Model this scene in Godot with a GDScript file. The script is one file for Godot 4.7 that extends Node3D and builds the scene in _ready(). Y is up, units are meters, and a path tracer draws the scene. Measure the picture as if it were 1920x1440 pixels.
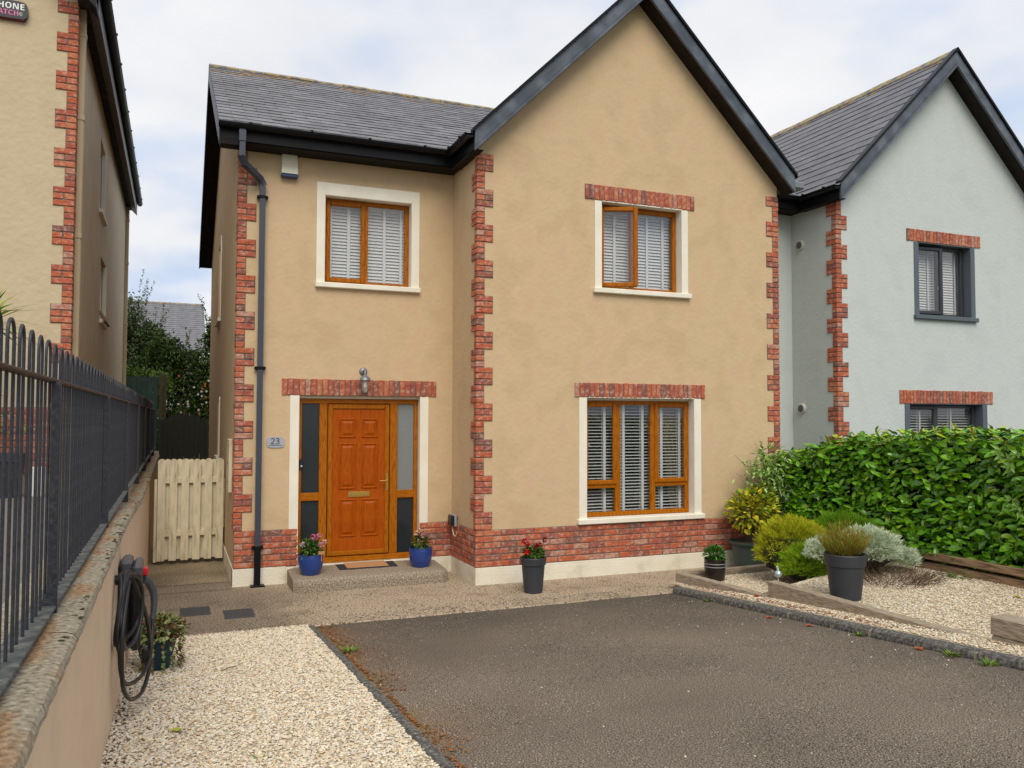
extends Node3D

# ---------------------------------------------------------------- setting out (metres)
const X1 := 2.782      # inner corner / left face of the projecting bay
const D := 0.9865      # projection of the bays
const X2 := 7.462      # right end of the tan house
const BX := 8.585      # left face of the blue house's bay
const BX2 := 13.265
const RS := 0.075      # slope of the drive
const RZ := 2.3        # where the slope begins
const PITCH := 0.985   # bay roofs, rise over run
const MP := 0.553      # main roof

var rng := RandomNumberGenerator.new()
var nz := FastNoiseLite.new()
var M := {}
var counts := {}
var mesh_cache := {}


class G:
	var v := PackedVector3Array()
	var n := PackedVector3Array()
	var c := PackedColorArray()
	var uv := PackedVector2Array()
	var col := Color.WHITE
	var xf := Transform3D()

	func tri(a: Vector3, b: Vector3, d: Vector3) -> void:      # counter-clockwise seen from outside
		a = xf * a; b = xf * b; d = xf * d
		var nn := (b - a).cross(d - a).normalized()
		v.append(a); v.append(d); v.append(b)
		for i in 3:
			n.append(nn); c.append(col); uv.append(Vector2.ZERO)

	func tris(a: Vector3, b: Vector3, d: Vector3, na: Vector3, nb: Vector3, nd: Vector3) -> void:
		v.append(xf * a); v.append(xf * d); v.append(xf * b)
		n.append((xf.basis * na).normalized()); n.append((xf.basis * nd).normalized()); n.append((xf.basis * nb).normalized())
		for i in 3:
			c.append(col); uv.append(Vector2.ZERO)

	func quad(a: Vector3, b: Vector3, d: Vector3, e: Vector3) -> void:
		tri(a, b, d); tri(a, d, e)

	func box(lo: Vector3, hi: Vector3) -> void:
		var p := [Vector3(lo.x, lo.y, lo.z), Vector3(hi.x, lo.y, lo.z), Vector3(hi.x, hi.y, lo.z), Vector3(lo.x, hi.y, lo.z), Vector3(lo.x, lo.y, hi.z), Vector3(hi.x, lo.y, hi.z), Vector3(hi.x, hi.y, hi.z), Vector3(lo.x, hi.y, hi.z)]
		hexa(p)

	func hexa(p: Array) -> void:      # 0-3 the far face, 4-7 the near face
		quad(p[4], p[5], p[6], p[7]); quad(p[1], p[0], p[3], p[2])
		quad(p[0], p[4], p[7], p[3]); quad(p[5], p[1], p[2], p[6])
		quad(p[7], p[6], p[2], p[3]); quad(p[0], p[1], p[5], p[4])

	# box with chamfered edges
	func cbox(lo: Vector3, hi: Vector3, ch: float, jit := 0.0, r: RandomNumberGenerator = null) -> void:
		var m := (lo + hi) * 0.5
		var h := (hi - lo) * 0.5
		ch = minf(ch, minf(h.x, minf(h.y, h.z)) * 0.9)
		var P := {}
		for sx in [-1, 1]:
			for sy in [-1, 1]:
				for sz in [-1, 1]:
					var j := Vector3.ZERO
					if jit > 0.0:
						j = Vector3(r.randf_range(-jit, jit), r.randf_range(-jit, jit), r.randf_range(-jit, jit))
					for ax in 3:
						var q := Vector3(sx * (h.x - ch), sy * (h.y - ch), sz * (h.z - ch))
						q[ax] += ch * [sx, sy, sz][ax]
						P[[sx, sy, sz, ax]] = m + q + j
		for s in [-1, 1]:
			_q(P[[s, -1, -1, 0]], P[[s, 1, -1, 0]], P[[s, 1, 1, 0]], P[[s, -1, 1, 0]], m)
			_q(P[[-1, s, -1, 1]], P[[-1, s, 1, 1]], P[[1, s, 1, 1]], P[[1, s, -1, 1]], m)
			_q(P[[-1, -1, s, 2]], P[[1, -1, s, 2]], P[[1, 1, s, 2]], P[[-1, 1, s, 2]], m)
			for t in [-1, 1]:
				_q(P[[s, t, -1, 0]], P[[s, t, 1, 0]], P[[s, t, 1, 1]], P[[s, t, -1, 1]], m)
				_q(P[[s, -1, t, 0]], P[[s, 1, t, 0]], P[[s, 1, t, 2]], P[[s, -1, t, 2]], m)
				_q(P[[-1, s, t, 1]], P[[1, s, t, 1]], P[[1, s, t, 2]], P[[-1, s, t, 2]], m)
				for w in [-1, 1]:
					_t(P[[s, t, w, 0]], P[[s, t, w, 1]], P[[s, t, w, 2]], m)

	func _t(a: Vector3, b: Vector3, d: Vector3, m: Vector3) -> void:
		if (b - a).cross(d - a).dot(a - m) < 0.0:
			tri(a, d, b)
		else:
			tri(a, b, d)

	func _q(a: Vector3, b: Vector3, d: Vector3, e: Vector3, m: Vector3) -> void:
		_t(a, b, d, m); _t(a, d, e, m)

	func tube(pts: Array, r: float, seg := 8, r2 := -1.0) -> void:
		if r2 < 0.0:
			r2 = r
		var k := pts.size()
		var rings := []
		var norms := []
		var prev := Vector3.ZERO
		for i in k:
			var t: Vector3 = (pts[mini(i + 1, k - 1)] - pts[maxi(i - 1, 0)]).normalized()
			if i == 0:
				prev = t.cross(Vector3(0.3, 0.2, 0.9) if absf(t.z) < 0.9 else Vector3(1, 0.1, 0)).normalized()
			var a: Vector3 = (prev - t * prev.dot(t)).normalized()
			prev = a
			var b := t.cross(a)
			var rr: float = lerpf(r, r2, float(i) / maxi(k - 1, 1))
			var ring := []
			var nn := []
			for s in seg:
				var w := TAU * s / seg
				var o := a * cos(w) + b * sin(w)
				ring.append(pts[i] + o * rr); nn.append(o)
			rings.append(ring); norms.append(nn)
		for i in k - 1:
			for s in seg:
				var s2 := (s + 1) % seg
				tris(rings[i][s], rings[i][s2], rings[i + 1][s2], norms[i][s], norms[i][s2], norms[i + 1][s2])
				tris(rings[i][s], rings[i + 1][s2], rings[i + 1][s], norms[i][s], norms[i + 1][s2], norms[i + 1][s])
		for s in range(1, seg - 1):
			tri(rings[0][0], rings[0][s + 1], rings[0][s])
			tri(rings[k - 1][0], rings[k - 1][s], rings[k - 1][s + 1])

	func lathe(prof: Array, seg := 24, at := Vector3.ZERO) -> void:      # profile of (radius, height), outside going upwards
		var k := prof.size()
		for i in k - 1:
			var p: Vector2 = prof[i]
			var q: Vector2 = prof[i + 1]
			var e := q - p
			var nr := Vector2(e.y, -e.x).normalized()
			for s in seg:
				var a := TAU * s / seg
				var b := TAU * (s + 1) / seg
				var ca := Vector3(cos(a), 0, -sin(a))
				var cb := Vector3(cos(b), 0, -sin(b))
				var na := ca * nr.x + Vector3.UP * nr.y
				var nb := cb * nr.x + Vector3.UP * nr.y
				var A := at + ca * p.x + Vector3.UP * p.y
				var B := at + cb * p.x + Vector3.UP * p.y
				var Cc := at + cb * q.x + Vector3.UP * q.y
				var Dd := at + ca * q.x + Vector3.UP * q.y
				if p.x > 1e-5:
					tris(A, B, Cc, na, nb, nb)
				if q.x > 1e-5:
					tris(A, Cc, Dd, na, nb, na)

	func prism(poly: PackedVector2Array, z0: float, z1: float) -> void:      # counter-clockwise outline in x, y
		var t := Geometry2D.triangulate_polygon(poly)
		for i in range(0, t.size(), 3):
			var a := poly[t[i]]; var b := poly[t[i + 1]]; var d := poly[t[i + 2]]
			if (b - a).cross(d - a) < 0.0:
				var w := b; b = d; d = w
			tri(Vector3(a.x, a.y, z1), Vector3(b.x, b.y, z1), Vector3(d.x, d.y, z1))
			tri(Vector3(a.x, a.y, z0), Vector3(d.x, d.y, z0), Vector3(b.x, b.y, z0))
		for i in poly.size():
			var a := poly[i]; var b := poly[(i + 1) % poly.size()]
			quad(Vector3(a.x, a.y, z0), Vector3(b.x, b.y, z0), Vector3(b.x, b.y, z1), Vector3(a.x, a.y, z1))

	func leaf(p: Vector3, d: Vector3, up: Vector3, l: float, w: float, fold := 0.25, droop := 0.2) -> void:
		var s := d.cross(up).normalized()
		var u := s.cross(d).normalized()
		var m := p + d * l * 0.45 - u * (w * fold)
		var t := p + d * l - u * l * droop
		var a := p + d * l * 0.42 + s * w * 0.5
		var b := p + d * l * 0.42 - s * w * 0.5
		tri(p, a, m); tri(p, m, b); tri(m, a, t); tri(m, t, b)

	func blade(p: Vector3, d: Vector3, s: Vector3, l: float, w: float) -> void:
		tri(p - s * w * 0.5, p + s * w * 0.5, p + d * l)

	func mesh() -> ArrayMesh:
		var am := ArrayMesh.new()
		if v.is_empty():
			return am
		var a := []
		a.resize(Mesh.ARRAY_MAX)
		a[Mesh.ARRAY_VERTEX] = v; a[Mesh.ARRAY_NORMAL] = n; a[Mesh.ARRAY_COLOR] = c; a[Mesh.ARRAY_TEX_UV] = uv
		am.add_surface_from_arrays(Mesh.PRIMITIVE_TRIANGLES, a)
		return am


# ---------------------------------------------------------------- naming and parenting
func numbered(parent: Node, called: String) -> String:
	var key := str(parent.get_instance_id()) + called
	var k: int = counts.get(key, 0)
	counts[key] = k + 1
	return called if k == 0 else "%s_%03d" % [called, k]


func thing(called: String, label: String, category: String, at := Vector3.ZERO, group := "") -> Node3D:
	var o := Node3D.new()
	o.name = numbered(self, called)
	add_child(o, true)
	o.position = at
	tag(o, label, category, group)
	return o


func tag(o: Node, label: String, category: String, group := "") -> void:
	o.set_meta("label", label); o.set_meta("category", category)
	if group:
		o.set_meta("group", group)


func part(parent: Node, called: String, g, m: Material, at := Transform3D()) -> MeshInstance3D:
	var o := MeshInstance3D.new()
	o.name = numbered(parent, called)
	o.mesh = g.mesh() if g is G else g
	o.material_override = m
	o.transform = at
	parent.add_child(o, true)
	return o


func struct(called: String, g, m: Material, parent: Node = null) -> MeshInstance3D:
	var o := part(self if parent == null else parent, called, g, m)
	if parent == null:
		o.set_meta("kind", "structure")
	return o


func stuff(o: Node) -> Node:
	o.set_meta("kind", "stuff")
	return o


# ---------------------------------------------------------------- materials
func lin(r: float, g: float, b: float, a := 1.0) -> Color:
	var k := Color(r, g, b).linear_to_srgb()
	k.a = a
	return k


func noise_tex(freq: float, stops: Array, size := 512, oct := 4, kind := FastNoiseLite.TYPE_SIMPLEX_SMOOTH, sd := 1, ret := -1) -> NoiseTexture2D:
	var f := FastNoiseLite.new()
	f.noise_type = kind
	f.seed = sd
	f.frequency = freq
	f.fractal_octaves = oct
	if ret >= 0:
		f.cellular_return_type = ret
	var t := NoiseTexture2D.new()
	t.width = size; t.height = size
	t.seamless = true
	t.noise = f
	if stops.size():
		var gr := Gradient.new()
		var o := PackedFloat32Array()
		var c := PackedColorArray()
		for s in stops:
			o.append(s[0]); c.append(s[1])
		gr.offsets = o; gr.colors = c
		t.color_ramp = gr
	return t


func norm_tex(freq: float, strength: float, size := 512, oct := 4, kind := FastNoiseLite.TYPE_SIMPLEX_SMOOTH, sd := 5) -> NoiseTexture2D:
	var t := noise_tex(freq, [], size, oct, kind, sd)
	t.as_normal_map = true
	t.bump_strength = strength
	return t


func mat(called: String, col: Color, rough: float, metal := 0.0) -> StandardMaterial3D:
	var m := StandardMaterial3D.new()
	m.resource_name = called
	m.albedo_color = col
	m.roughness = rough
	m.metallic = metal
	M[called] = m
	return m


# tex covers `size` metres, laid on in world space; scale stretches it
func tmat(called: String, tex: Texture2D, size: float, rough: float, nt: Texture2D = null, ns := 1.0, stretch := Vector3.ONE, vc := false) -> StandardMaterial3D:
	var m := mat(called, Color.WHITE, rough)
	m.albedo_texture = tex
	m.uv1_triplanar = true
	m.uv1_world_triplanar = true
	m.uv1_scale = stretch / size
	if nt:
		m.normal_enabled = true
		m.normal_texture = nt
		m.normal_scale = ns
	m.vertex_color_use_as_albedo = vc
	return m


func leafmat(called: String, rough: float, spec := 0.5) -> StandardMaterial3D:
	var m := mat(called, Color.WHITE, rough)
	m.vertex_color_use_as_albedo = true
	m.metallic_specular = spec
	m.backlight_enabled = true
	m.backlight = Color(0.16, 0.22, 0.03)
	return m


func make_materials() -> void:
	var stucco_n := norm_tex(0.05, 3.0, 512, 5)
	var fine_n := norm_tex(0.09, 5.0, 512, 4)
	tmat("tan_render", noise_tex(0.006, [[0.15, lin(0.54, 0.395, 0.228)], [0.42, lin(0.575, 0.425, 0.25)], [0.6, lin(0.59, 0.438, 0.258)], [0.85, lin(0.585, 0.412, 0.258)]], 512, 5), 2.3, 0.9, stucco_n, 0.22)
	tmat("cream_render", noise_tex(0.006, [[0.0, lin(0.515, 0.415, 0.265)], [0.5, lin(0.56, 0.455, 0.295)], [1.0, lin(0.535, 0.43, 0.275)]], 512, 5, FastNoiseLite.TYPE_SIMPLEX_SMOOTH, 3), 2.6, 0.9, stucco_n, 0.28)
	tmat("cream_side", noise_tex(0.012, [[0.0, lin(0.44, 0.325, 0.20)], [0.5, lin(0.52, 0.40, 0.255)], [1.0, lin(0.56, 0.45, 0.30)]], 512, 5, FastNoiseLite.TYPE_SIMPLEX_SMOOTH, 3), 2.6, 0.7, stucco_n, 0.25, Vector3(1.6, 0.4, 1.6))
	tmat("blue_render", noise_tex(0.006, [[0.0, lin(0.50, 0.545, 0.525)], [0.5, lin(0.54, 0.585, 0.562)], [1.0, lin(0.52, 0.56, 0.545)]], 512, 5, FastNoiseLite.TYPE_SIMPLEX_SMOOTH, 7), 2.2, 0.9, stucco_n, 0.2)
	tmat("plinth_paint", noise_tex(0.012, [[0.0, lin(0.60, 0.55, 0.42)], [0.35, lin(0.74, 0.69, 0.55)], [1.0, lin(0.80, 0.76, 0.64)]], 256, 5), 1.5, 0.75, fine_n, 0.25)
	tmat("white_paint", noise_tex(0.01, [[0.0, lin(0.76, 0.71, 0.58)], [1.0, lin(0.84, 0.80, 0.69)]], 256, 4), 1.2, 0.6, fine_n, 0.12)
	tmat("wall_paint", noise_tex(0.008, [[0.0, lin(0.64, 0.475, 0.325)], [0.5, lin(0.71, 0.53, 0.365)], [1.0, lin(0.73, 0.545, 0.375)]], 512, 5, FastNoiseLite.TYPE_SIMPLEX_SMOOTH, 11), 1.9, 0.7, stucco_n, 0.1)
	tmat("mortar", noise_tex(0.05, [[0.2, lin(0.09, 0.078, 0.065)], [0.8, lin(0.21, 0.18, 0.145)]], 256, 4), 0.6, 0.95)
	# bricks: fired body with pale wash and dark burnt faces
	var bodies := [[0.45, 0.105, 0.044], [0.38, 0.092, 0.05], [0.48, 0.145, 0.068], [0.30, 0.092, 0.06], [0.44, 0.19, 0.125], [0.22, 0.088, 0.064]]
	var brick_n := norm_tex(0.05, 6.0, 256, 4)
	for i in bodies.size():
		var b: Array = bodies[i]
		var pale := lin(lerpf(b[0], 0.50, 0.6), lerpf(b[1], 0.36, 0.6), lerpf(b[2], 0.28, 0.6))
		tmat("brick_%d" % i, noise_tex(0.02, [[0.0, lin(b[0] * 0.55, b[1] * 0.6, b[2] * 0.75)], [0.35, lin(b[0], b[1], b[2])], [0.6, lin(b[0] * 1.06, b[1] * 1.15, b[2] * 1.2)], [0.80 if i != 4 else 0.64, pale], [1.0, lin(lerpf(b[0], 0.5, 0.75), lerpf(b[1], 0.38, 0.75), lerpf(b[2], 0.31, 0.75))]], 256, 6, FastNoiseLite.TYPE_SIMPLEX_SMOOTH, 20 + i), 0.42, 0.85, brick_n, 0.5)
	for i in 4:
		var k: float = [0.125, 0.142, 0.16, 0.185][i]
		var m := tmat("slate_%d" % i, noise_tex(0.012, [[0.0, lin(k * 0.62, k * 0.62, k * 0.62)], [0.4, lin(k * 0.95, k * 0.93, k * 1.0)], [0.8, lin(k * 1.12, k * 1.08, k * 1.17)], [1.0, lin(k * 1.35, k * 1.3, k * 1.3)]], 256, 5, FastNoiseLite.TYPE_SIMPLEX_SMOOTH, 40 + i), 0.9, 0.5, brick_n, 0.25)
		m.metallic_specular = 0.5
	tmat("slate_lichen", noise_tex(0.02, [[0.0, lin(0.075, 0.072, 0.075)], [0.5, lin(0.12, 0.115, 0.12)], [0.58, lin(0.36, 0.20, 0.05)], [1.0, lin(0.42, 0.26, 0.08)]], 256, 5, FastNoiseLite.TYPE_SIMPLEX_SMOOTH, 51), 0.7, 0.8)
	tmat("ridge_lichen", noise_tex(0.014, [[0.0, lin(0.10, 0.098, 0.09)], [0.45, lin(0.19, 0.178, 0.155)], [0.58, lin(0.27, 0.235, 0.16)], [0.68, lin(0.40, 0.26, 0.08)], [0.85, lin(0.45, 0.36, 0.12)], [1.0, lin(0.40, 0.38, 0.3)]], 256, 5, FastNoiseLite.TYPE_SIMPLEX_SMOOTH, 52), 0.6, 0.9)
	mat("black_plastic", lin(0.006, 0.0065, 0.008), 0.38).metallic_specular = 0.3
	mat("blue_black_plastic", lin(0.042, 0.051, 0.072), 0.38)
	tmat("barge_paint", noise_tex(0.02, [[0.2, lin(0.055, 0.065, 0.082)], [0.5, lin(0.078, 0.092, 0.114)], [0.8, lin(0.12, 0.138, 0.165)]], 256, 4, FastNoiseLite.TYPE_SIMPLEX_SMOOTH, 60), 2.2, 0.28)
	mat("soffit_paint", lin(0.012, 0.010, 0.0095), 0.6).metallic_specular = 0.25
	tmat("soffit_brown", noise_tex(0.02, [[0.0, lin(0.014, 0.0095, 0.0075)], [1.0, lin(0.028, 0.02, 0.016)]], 128, 3), 0.5, 0.6).metallic_specular = 0.25
	tmat("oak_up", noise_tex(0.02, [[0.2, lin(0.21, 0.055, 0.002)], [0.45, lin(0.36, 0.108, 0.004)], [0.65, lin(0.41, 0.135, 0.006)], [1.0, lin(0.28, 0.078, 0.003)]], 512, 4, FastNoiseLite.TYPE_SIMPLEX_SMOOTH, 70), 1.1, 0.36, null, 1.0, Vector3(9, 0.6, 9)).metallic_specular = 0.25
	tmat("oak_across", noise_tex(0.02, [[0.2, lin(0.21, 0.055, 0.002)], [0.45, lin(0.36, 0.108, 0.004)], [0.65, lin(0.41, 0.135, 0.006)], [1.0, lin(0.28, 0.078, 0.003)]], 512, 4, FastNoiseLite.TYPE_SIMPLEX_SMOOTH, 71), 1.1, 0.36, null, 1.0, Vector3(0.6, 9, 9)).metallic_specular = 0.25
	tmat("door_wood", noise_tex(0.02, [[0.2, lin(0.26, 0.042, 0.0015)], [0.45, lin(0.36, 0.068, 0.002)], [0.65, lin(0.41, 0.09, 0.003)], [1.0, lin(0.29, 0.05, 0.0015)]], 512, 4, FastNoiseLite.TYPE_SIMPLEX_SMOOTH, 72), 1.2, 0.4, null, 1.0, Vector3(10, 0.5, 10)).metallic_specular = 0.25
	mat("brass", lin(0.62, 0.40, 0.10), 0.3, 0.85)
	mat("rubber_seal", lin(0.015, 0.014, 0.012), 0.6)
	var gl := mat("glass", lin(0.02, 0.025, 0.03, 0.10), 0.02)
	gl.transparency = BaseMaterial3D.TRANSPARENCY_ALPHA
	gl.metallic_specular = 0.7
	mat("frosted_dark", lin(0.022, 0.027, 0.03), 0.16)
	mat("frosted_pale", lin(0.20, 0.215, 0.21), 0.18)
	mat("blind_white", lin(0.83, 0.86, 0.86), 0.45)
	mat("curtain_cloth", lin(0.42, 0.34, 0.14), 0.9)
	mat("room_wall", lin(0.10, 0.09, 0.075), 0.95)
	mat("anthracite", lin(0.03, 0.034, 0.042), 0.4)
	mat("reveal_grey", lin(0.088, 0.112, 0.135), 0.55)
	mat("vent_white", lin(0.55, 0.55, 0.5), 0.6)
	mat("vent_grille", lin(0.13, 0.13, 0.11), 0.7)
	# ground
	tmat("asphalt", noise_tex(0.16, [[0.12, lin(0.025, 0.02, 0.016)], [0.4, lin(0.125, 0.10, 0.076)], [0.55, lin(0.195, 0.16, 0.124)], [0.7, lin(0.32, 0.27, 0.21)], [0.9, lin(0.52, 0.46, 0.37)]], 1024, 3, FastNoiseLite.TYPE_SIMPLEX, 80), 2.4, 0.9, norm_tex(0.16, 6.0, 1024, 3, FastNoiseLite.TYPE_SIMPLEX, 80), 0.45, Vector3.ONE, true)
	tmat("concrete", noise_tex(0.08, [[0.2, lin(0.09, 0.066, 0.045)], [0.37, lin(0.27, 0.205, 0.14)], [0.5, lin(0.385, 0.30, 0.208)], [0.68, lin(0.55, 0.45, 0.33)]], 1024, 5, FastNoiseLite.TYPE_SIMPLEX_SMOOTH, 81), 2.2, 0.92, norm_tex(0.12, 6.0, 512, 4, FastNoiseLite.TYPE_SIMPLEX, 82), 0.4, Vector3.ONE, true)
	tmat("step_concrete", noise_tex(0.07, [[0.2, lin(0.14, 0.11, 0.08)], [0.42, lin(0.235, 0.19, 0.135)], [0.58, lin(0.31, 0.255, 0.185)], [0.85, lin(0.47, 0.41, 0.32)]], 512, 5, FastNoiseLite.TYPE_SIMPLEX_SMOOTH, 83), 0.9, 0.92, norm_tex(0.12, 6.0, 512, 4, FastNoiseLite.TYPE_SIMPLEX, 84), 0.35)
	tmat("gravel_base", noise_tex(0.06, [[0.0, lin(0.25, 0.20, 0.13)], [0.5, lin(0.48, 0.40, 0.28)], [1.0, lin(0.65, 0.56, 0.41)]], 512, 3, FastNoiseLite.TYPE_CELLULAR, 85), 0.7, 0.95)
	tmat("kerb_stone", noise_tex(0.06, [[0.2, lin(0.04, 0.038, 0.035)], [0.45, lin(0.085, 0.08, 0.073)], [0.6, lin(0.125, 0.12, 0.109)], [0.85, lin(0.26, 0.25, 0.225)]], 512, 5, FastNoiseLite.TYPE_SIMPLEX_SMOOTH, 86), 1.3, 0.85, fine_n, 0.15)
	mat("joint", lin(0.32, 0.265, 0.20), 0.95)
	tmat("coping", noise_tex(0.03, [[0.12, lin(0.10, 0.08, 0.055)], [0.3, lin(0.21, 0.172, 0.115)], [0.5, lin(0.29, 0.245, 0.165)], [0.7, lin(0.36, 0.315, 0.225)], [0.9, lin(0.46, 0.42, 0.34)]], 1024, 6, FastNoiseLite.TYPE_SIMPLEX_SMOOTH, 87), 0.9, 0.95, norm_tex(0.12, 5.0, 512, 5), 0.4, Vector3.ONE, true)
	tmat("yard", noise_tex(0.14, [[0.0, lin(0.07, 0.06, 0.05)], [0.5, lin(0.17, 0.15, 0.125)], [1.0, lin(0.32, 0.29, 0.25)]], 512, 3, FastNoiseLite.TYPE_SIMPLEX, 88), 1.1, 0.95, fine_n, 0.6)
	tmat("soil", noise_tex(0.03, [[0.0, lin(0.05, 0.06, 0.025)], [1.0, lin(0.10, 0.11, 0.05)]], 256, 5), 3.0, 0.95)
	tmat("timber", noise_tex(0.02, [[0.12, lin(0.13, 0.10, 0.068)], [0.4, lin(0.27, 0.215, 0.152)], [0.65, lin(0.37, 0.305, 0.225)], [0.9, lin(0.46, 0.39, 0.30)]], 512, 5, FastNoiseLite.TYPE_SIMPLEX_SMOOTH, 90), 1.1, 0.9, norm_tex(0.03, 4.0), 0.5, Vector3(9, 9, 0.7))
	tmat("timber_across", noise_tex(0.02, [[0.12, lin(0.13, 0.10, 0.068)], [0.4, lin(0.26, 0.21, 0.148)], [0.9, lin(0.41, 0.345, 0.26)]], 256, 5, FastNoiseLite.TYPE_SIMPLEX_SMOOTH, 91), 1.1, 0.9, null, 1.0, Vector3(0.7, 9, 9))
	tmat("timber_brown", noise_tex(0.02, [[0.15, lin(0.13, 0.08, 0.042)], [0.5, lin(0.27, 0.165, 0.09)], [0.85, lin(0.38, 0.26, 0.155)]], 256, 5, FastNoiseLite.TYPE_SIMPLEX_SMOOTH, 92), 1.1, 0.9, null, 1.0, Vector3(9, 9, 0.7))
	tmat("gate_paint", noise_tex(0.016, [[0.0, lin(0.36, 0.31, 0.20)], [0.3, lin(0.62, 0.54, 0.37)], [0.6, lin(0.70, 0.62, 0.44)], [1.0, lin(0.74, 0.67, 0.49)]], 256, 5, FastNoiseLite.TYPE_SIMPLEX_SMOOTH, 93), 1.2, 0.75, fine_n, 0.2, Vector3(4, 0.8, 4))
	tmat("iron_paint", noise_tex(0.05, [[0.0, lin(0.012, 0.014, 0.02)], [0.55, lin(0.024, 0.027, 0.036)], [0.76, lin(0.035, 0.038, 0.048)], [1.0, lin(0.09, 0.062, 0.05)]], 256, 5, FastNoiseLite.TYPE_SIMPLEX_SMOOTH, 94), 0.35, 0.45, fine_n, 0.4)
	tmat("iron_rust", noise_tex(0.04, [[0.0, lin(0.02, 0.016, 0.016)], [0.45, lin(0.05, 0.028, 0.02)], [0.7, lin(0.13, 0.05, 0.022)], [1.0, lin(0.2, 0.08, 0.03)]], 256, 5, FastNoiseLite.TYPE_SIMPLEX_SMOOTH, 95), 0.5, 0.7)
	tmat("rail_grey", noise_tex(0.03, [[0.2, lin(0.045, 0.05, 0.05)], [0.6, lin(0.10, 0.105, 0.095)], [0.85, lin(0.17, 0.17, 0.14)]], 256, 5, FastNoiseLite.TYPE_SIMPLEX_SMOOTH, 96), 0.6, 0.8)
	mat("dark_gate", lin(0.022, 0.024, 0.017), 0.7)
	tmat("green_panel", noise_tex(0.02, [[0.0, lin(0.014, 0.045, 0.04)], [1.0, lin(0.03, 0.078, 0.068)]], 128, 3), 1.0, 0.6)
	mat("green_post", lin(0.06, 0.06, 0.025), 0.8)
	mat("blue_glaze", lin(0.012, 0.045, 0.22), 0.28)
	var pg: StandardMaterial3D = M["blue_glaze"]
	pg.clearcoat_enabled = true; pg.clearcoat = 0.4; pg.clearcoat_roughness = 0.15
	mat("grey_planter", lin(0.034, 0.038, 0.046), 0.5)
	mat("green_planter", lin(0.035, 0.056, 0.048), 0.5)
	mat("brown_glaze", lin(0.018, 0.012, 0.009), 0.22)
	mat("teal_pot", lin(0.006, 0.035, 0.055), 0.5)
	mat("earth", lin(0.03, 0.02, 0.013), 0.95)
	mat("coir", lin(0.42, 0.22, 0.10), 0.95)
	mat("mat_border", lin(0.02, 0.02, 0.024), 0.85)
	tmat("cover_iron", noise_tex(0.1, [[0.0, lin(0.03, 0.03, 0.034)], [1.0, lin(0.07, 0.068, 0.07)]], 128, 3), 0.3, 0.6)
	mat("plaque_slate", lin(0.36, 0.38, 0.43), 0.5)
	mat("ink", lin(0.01, 0.012, 0.02), 0.5)
	mat("alarm_cream", lin(0.72, 0.69, 0.53), 0.4)
	mat("alarm_blue", lin(0.02, 0.05, 0.12), 0.25)
	mat("zinc", lin(0.22, 0.235, 0.25), 0.45, 0.55)
	var lg := mat("lamp_glass", lin(0.7, 0.68, 0.62, 0.25), 0.05)
	lg.transparency = BaseMaterial3D.TRANSPARENCY_ALPHA
	mat("bulb_white", lin(0.75, 0.65, 0.52), 0.4)
	mat("charger_black", lin(0.012, 0.012, 0.014), 0.35)
	mat("charger_grey", lin(0.06, 0.062, 0.07), 0.35)
	mat("cable_black", lin(0.013, 0.013, 0.015), 0.45)
	mat("red_plastic", lin(0.6, 0.012, 0.02), 0.4)
	mat("cable_cream", lin(0.55, 0.47, 0.32), 0.6)
	mat("socket_grey", lin(0.30, 0.32, 0.34), 0.4)
	mat("sign_black", lin(0.018, 0.019, 0.024), 0.3)
	mat("sign_white", lin(0.78, 0.80, 0.80), 0.5)
	mat("sign_pink", lin(0.62, 0.14, 0.32), 0.5)
	mat("sign_red", lin(0.12, 0.01, 0.012), 0.3)
	mat("bark", lin(0.07, 0.05, 0.035), 0.95)
	mat("twig", lin(0.10, 0.06, 0.035), 0.95)
	mat("globe_glass", lin(0.45, 0.58, 0.62), 0.08, 0.5)
	leafmat("laurel_leaf", 0.24, 0.52)
	leafmat("soft_leaf", 0.6, 0.35)
	leafmat("needle", 0.7, 0.25)
	var pt := mat("petal", Color.WHITE, 0.7)
	pt.vertex_color_use_as_albedo = true
	var st := mat("stone", Color.WHITE, 0.8)
	st.vertex_color_use_as_albedo = true
	mat("hedge_wood", lin(0.012, 0.018, 0.006), 0.95)
	tmat("far_wall", noise_tex(0.01, [[0.0, lin(0.45, 0.44, 0.42)], [1.0, lin(0.52, 0.51, 0.49)]], 64, 3), 3.0, 0.9)
	tmat("tan_pipe", noise_tex(0.02, [[0.0, lin(0.42, 0.32, 0.19)], [1.0, lin(0.48, 0.37, 0.22)]], 64, 3), 2.0, 0.5)


# ---------------------------------------------------------------- ground heights
func ramp(z: float) -> float:
	return clampf((z - RZ) * RS, 0.0, 0.75)


func bed_h(x: float, z: float) -> float:
	if x < (lerpf(5.03, 5.19, (z - 2.02) / 1.58) if z < 3.55 else 5.19):
		return ramp(z) + 0.070 + 0.016 * clampf((x - 4.92) / 0.2, 0.0, 1.0)
	var up := maxf(0.285 + 0.025 * (x - 5.2), ramp(z) + 0.04)
	var k := smoothstep(3.0, 3.75, z + 0.35 * (x - 5.2))
	return lerpf(0.10, up, k)


func _ready() -> void:
	rng.seed = 20240611
	nz.seed = 9
	nz.frequency = 1.0
	nz.fractal_octaves = 4
	make_camera_and_light()
	make_materials()
	make_ground()
	make_tan_house()
	make_blue_house()
	make_left_house()
	make_far_house()
	make_walls_and_fences()
	make_garden_bed()
	make_hedge()
	make_trees()
	make_wall_fittings()
	make_pots()
	make_small_things()


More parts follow.
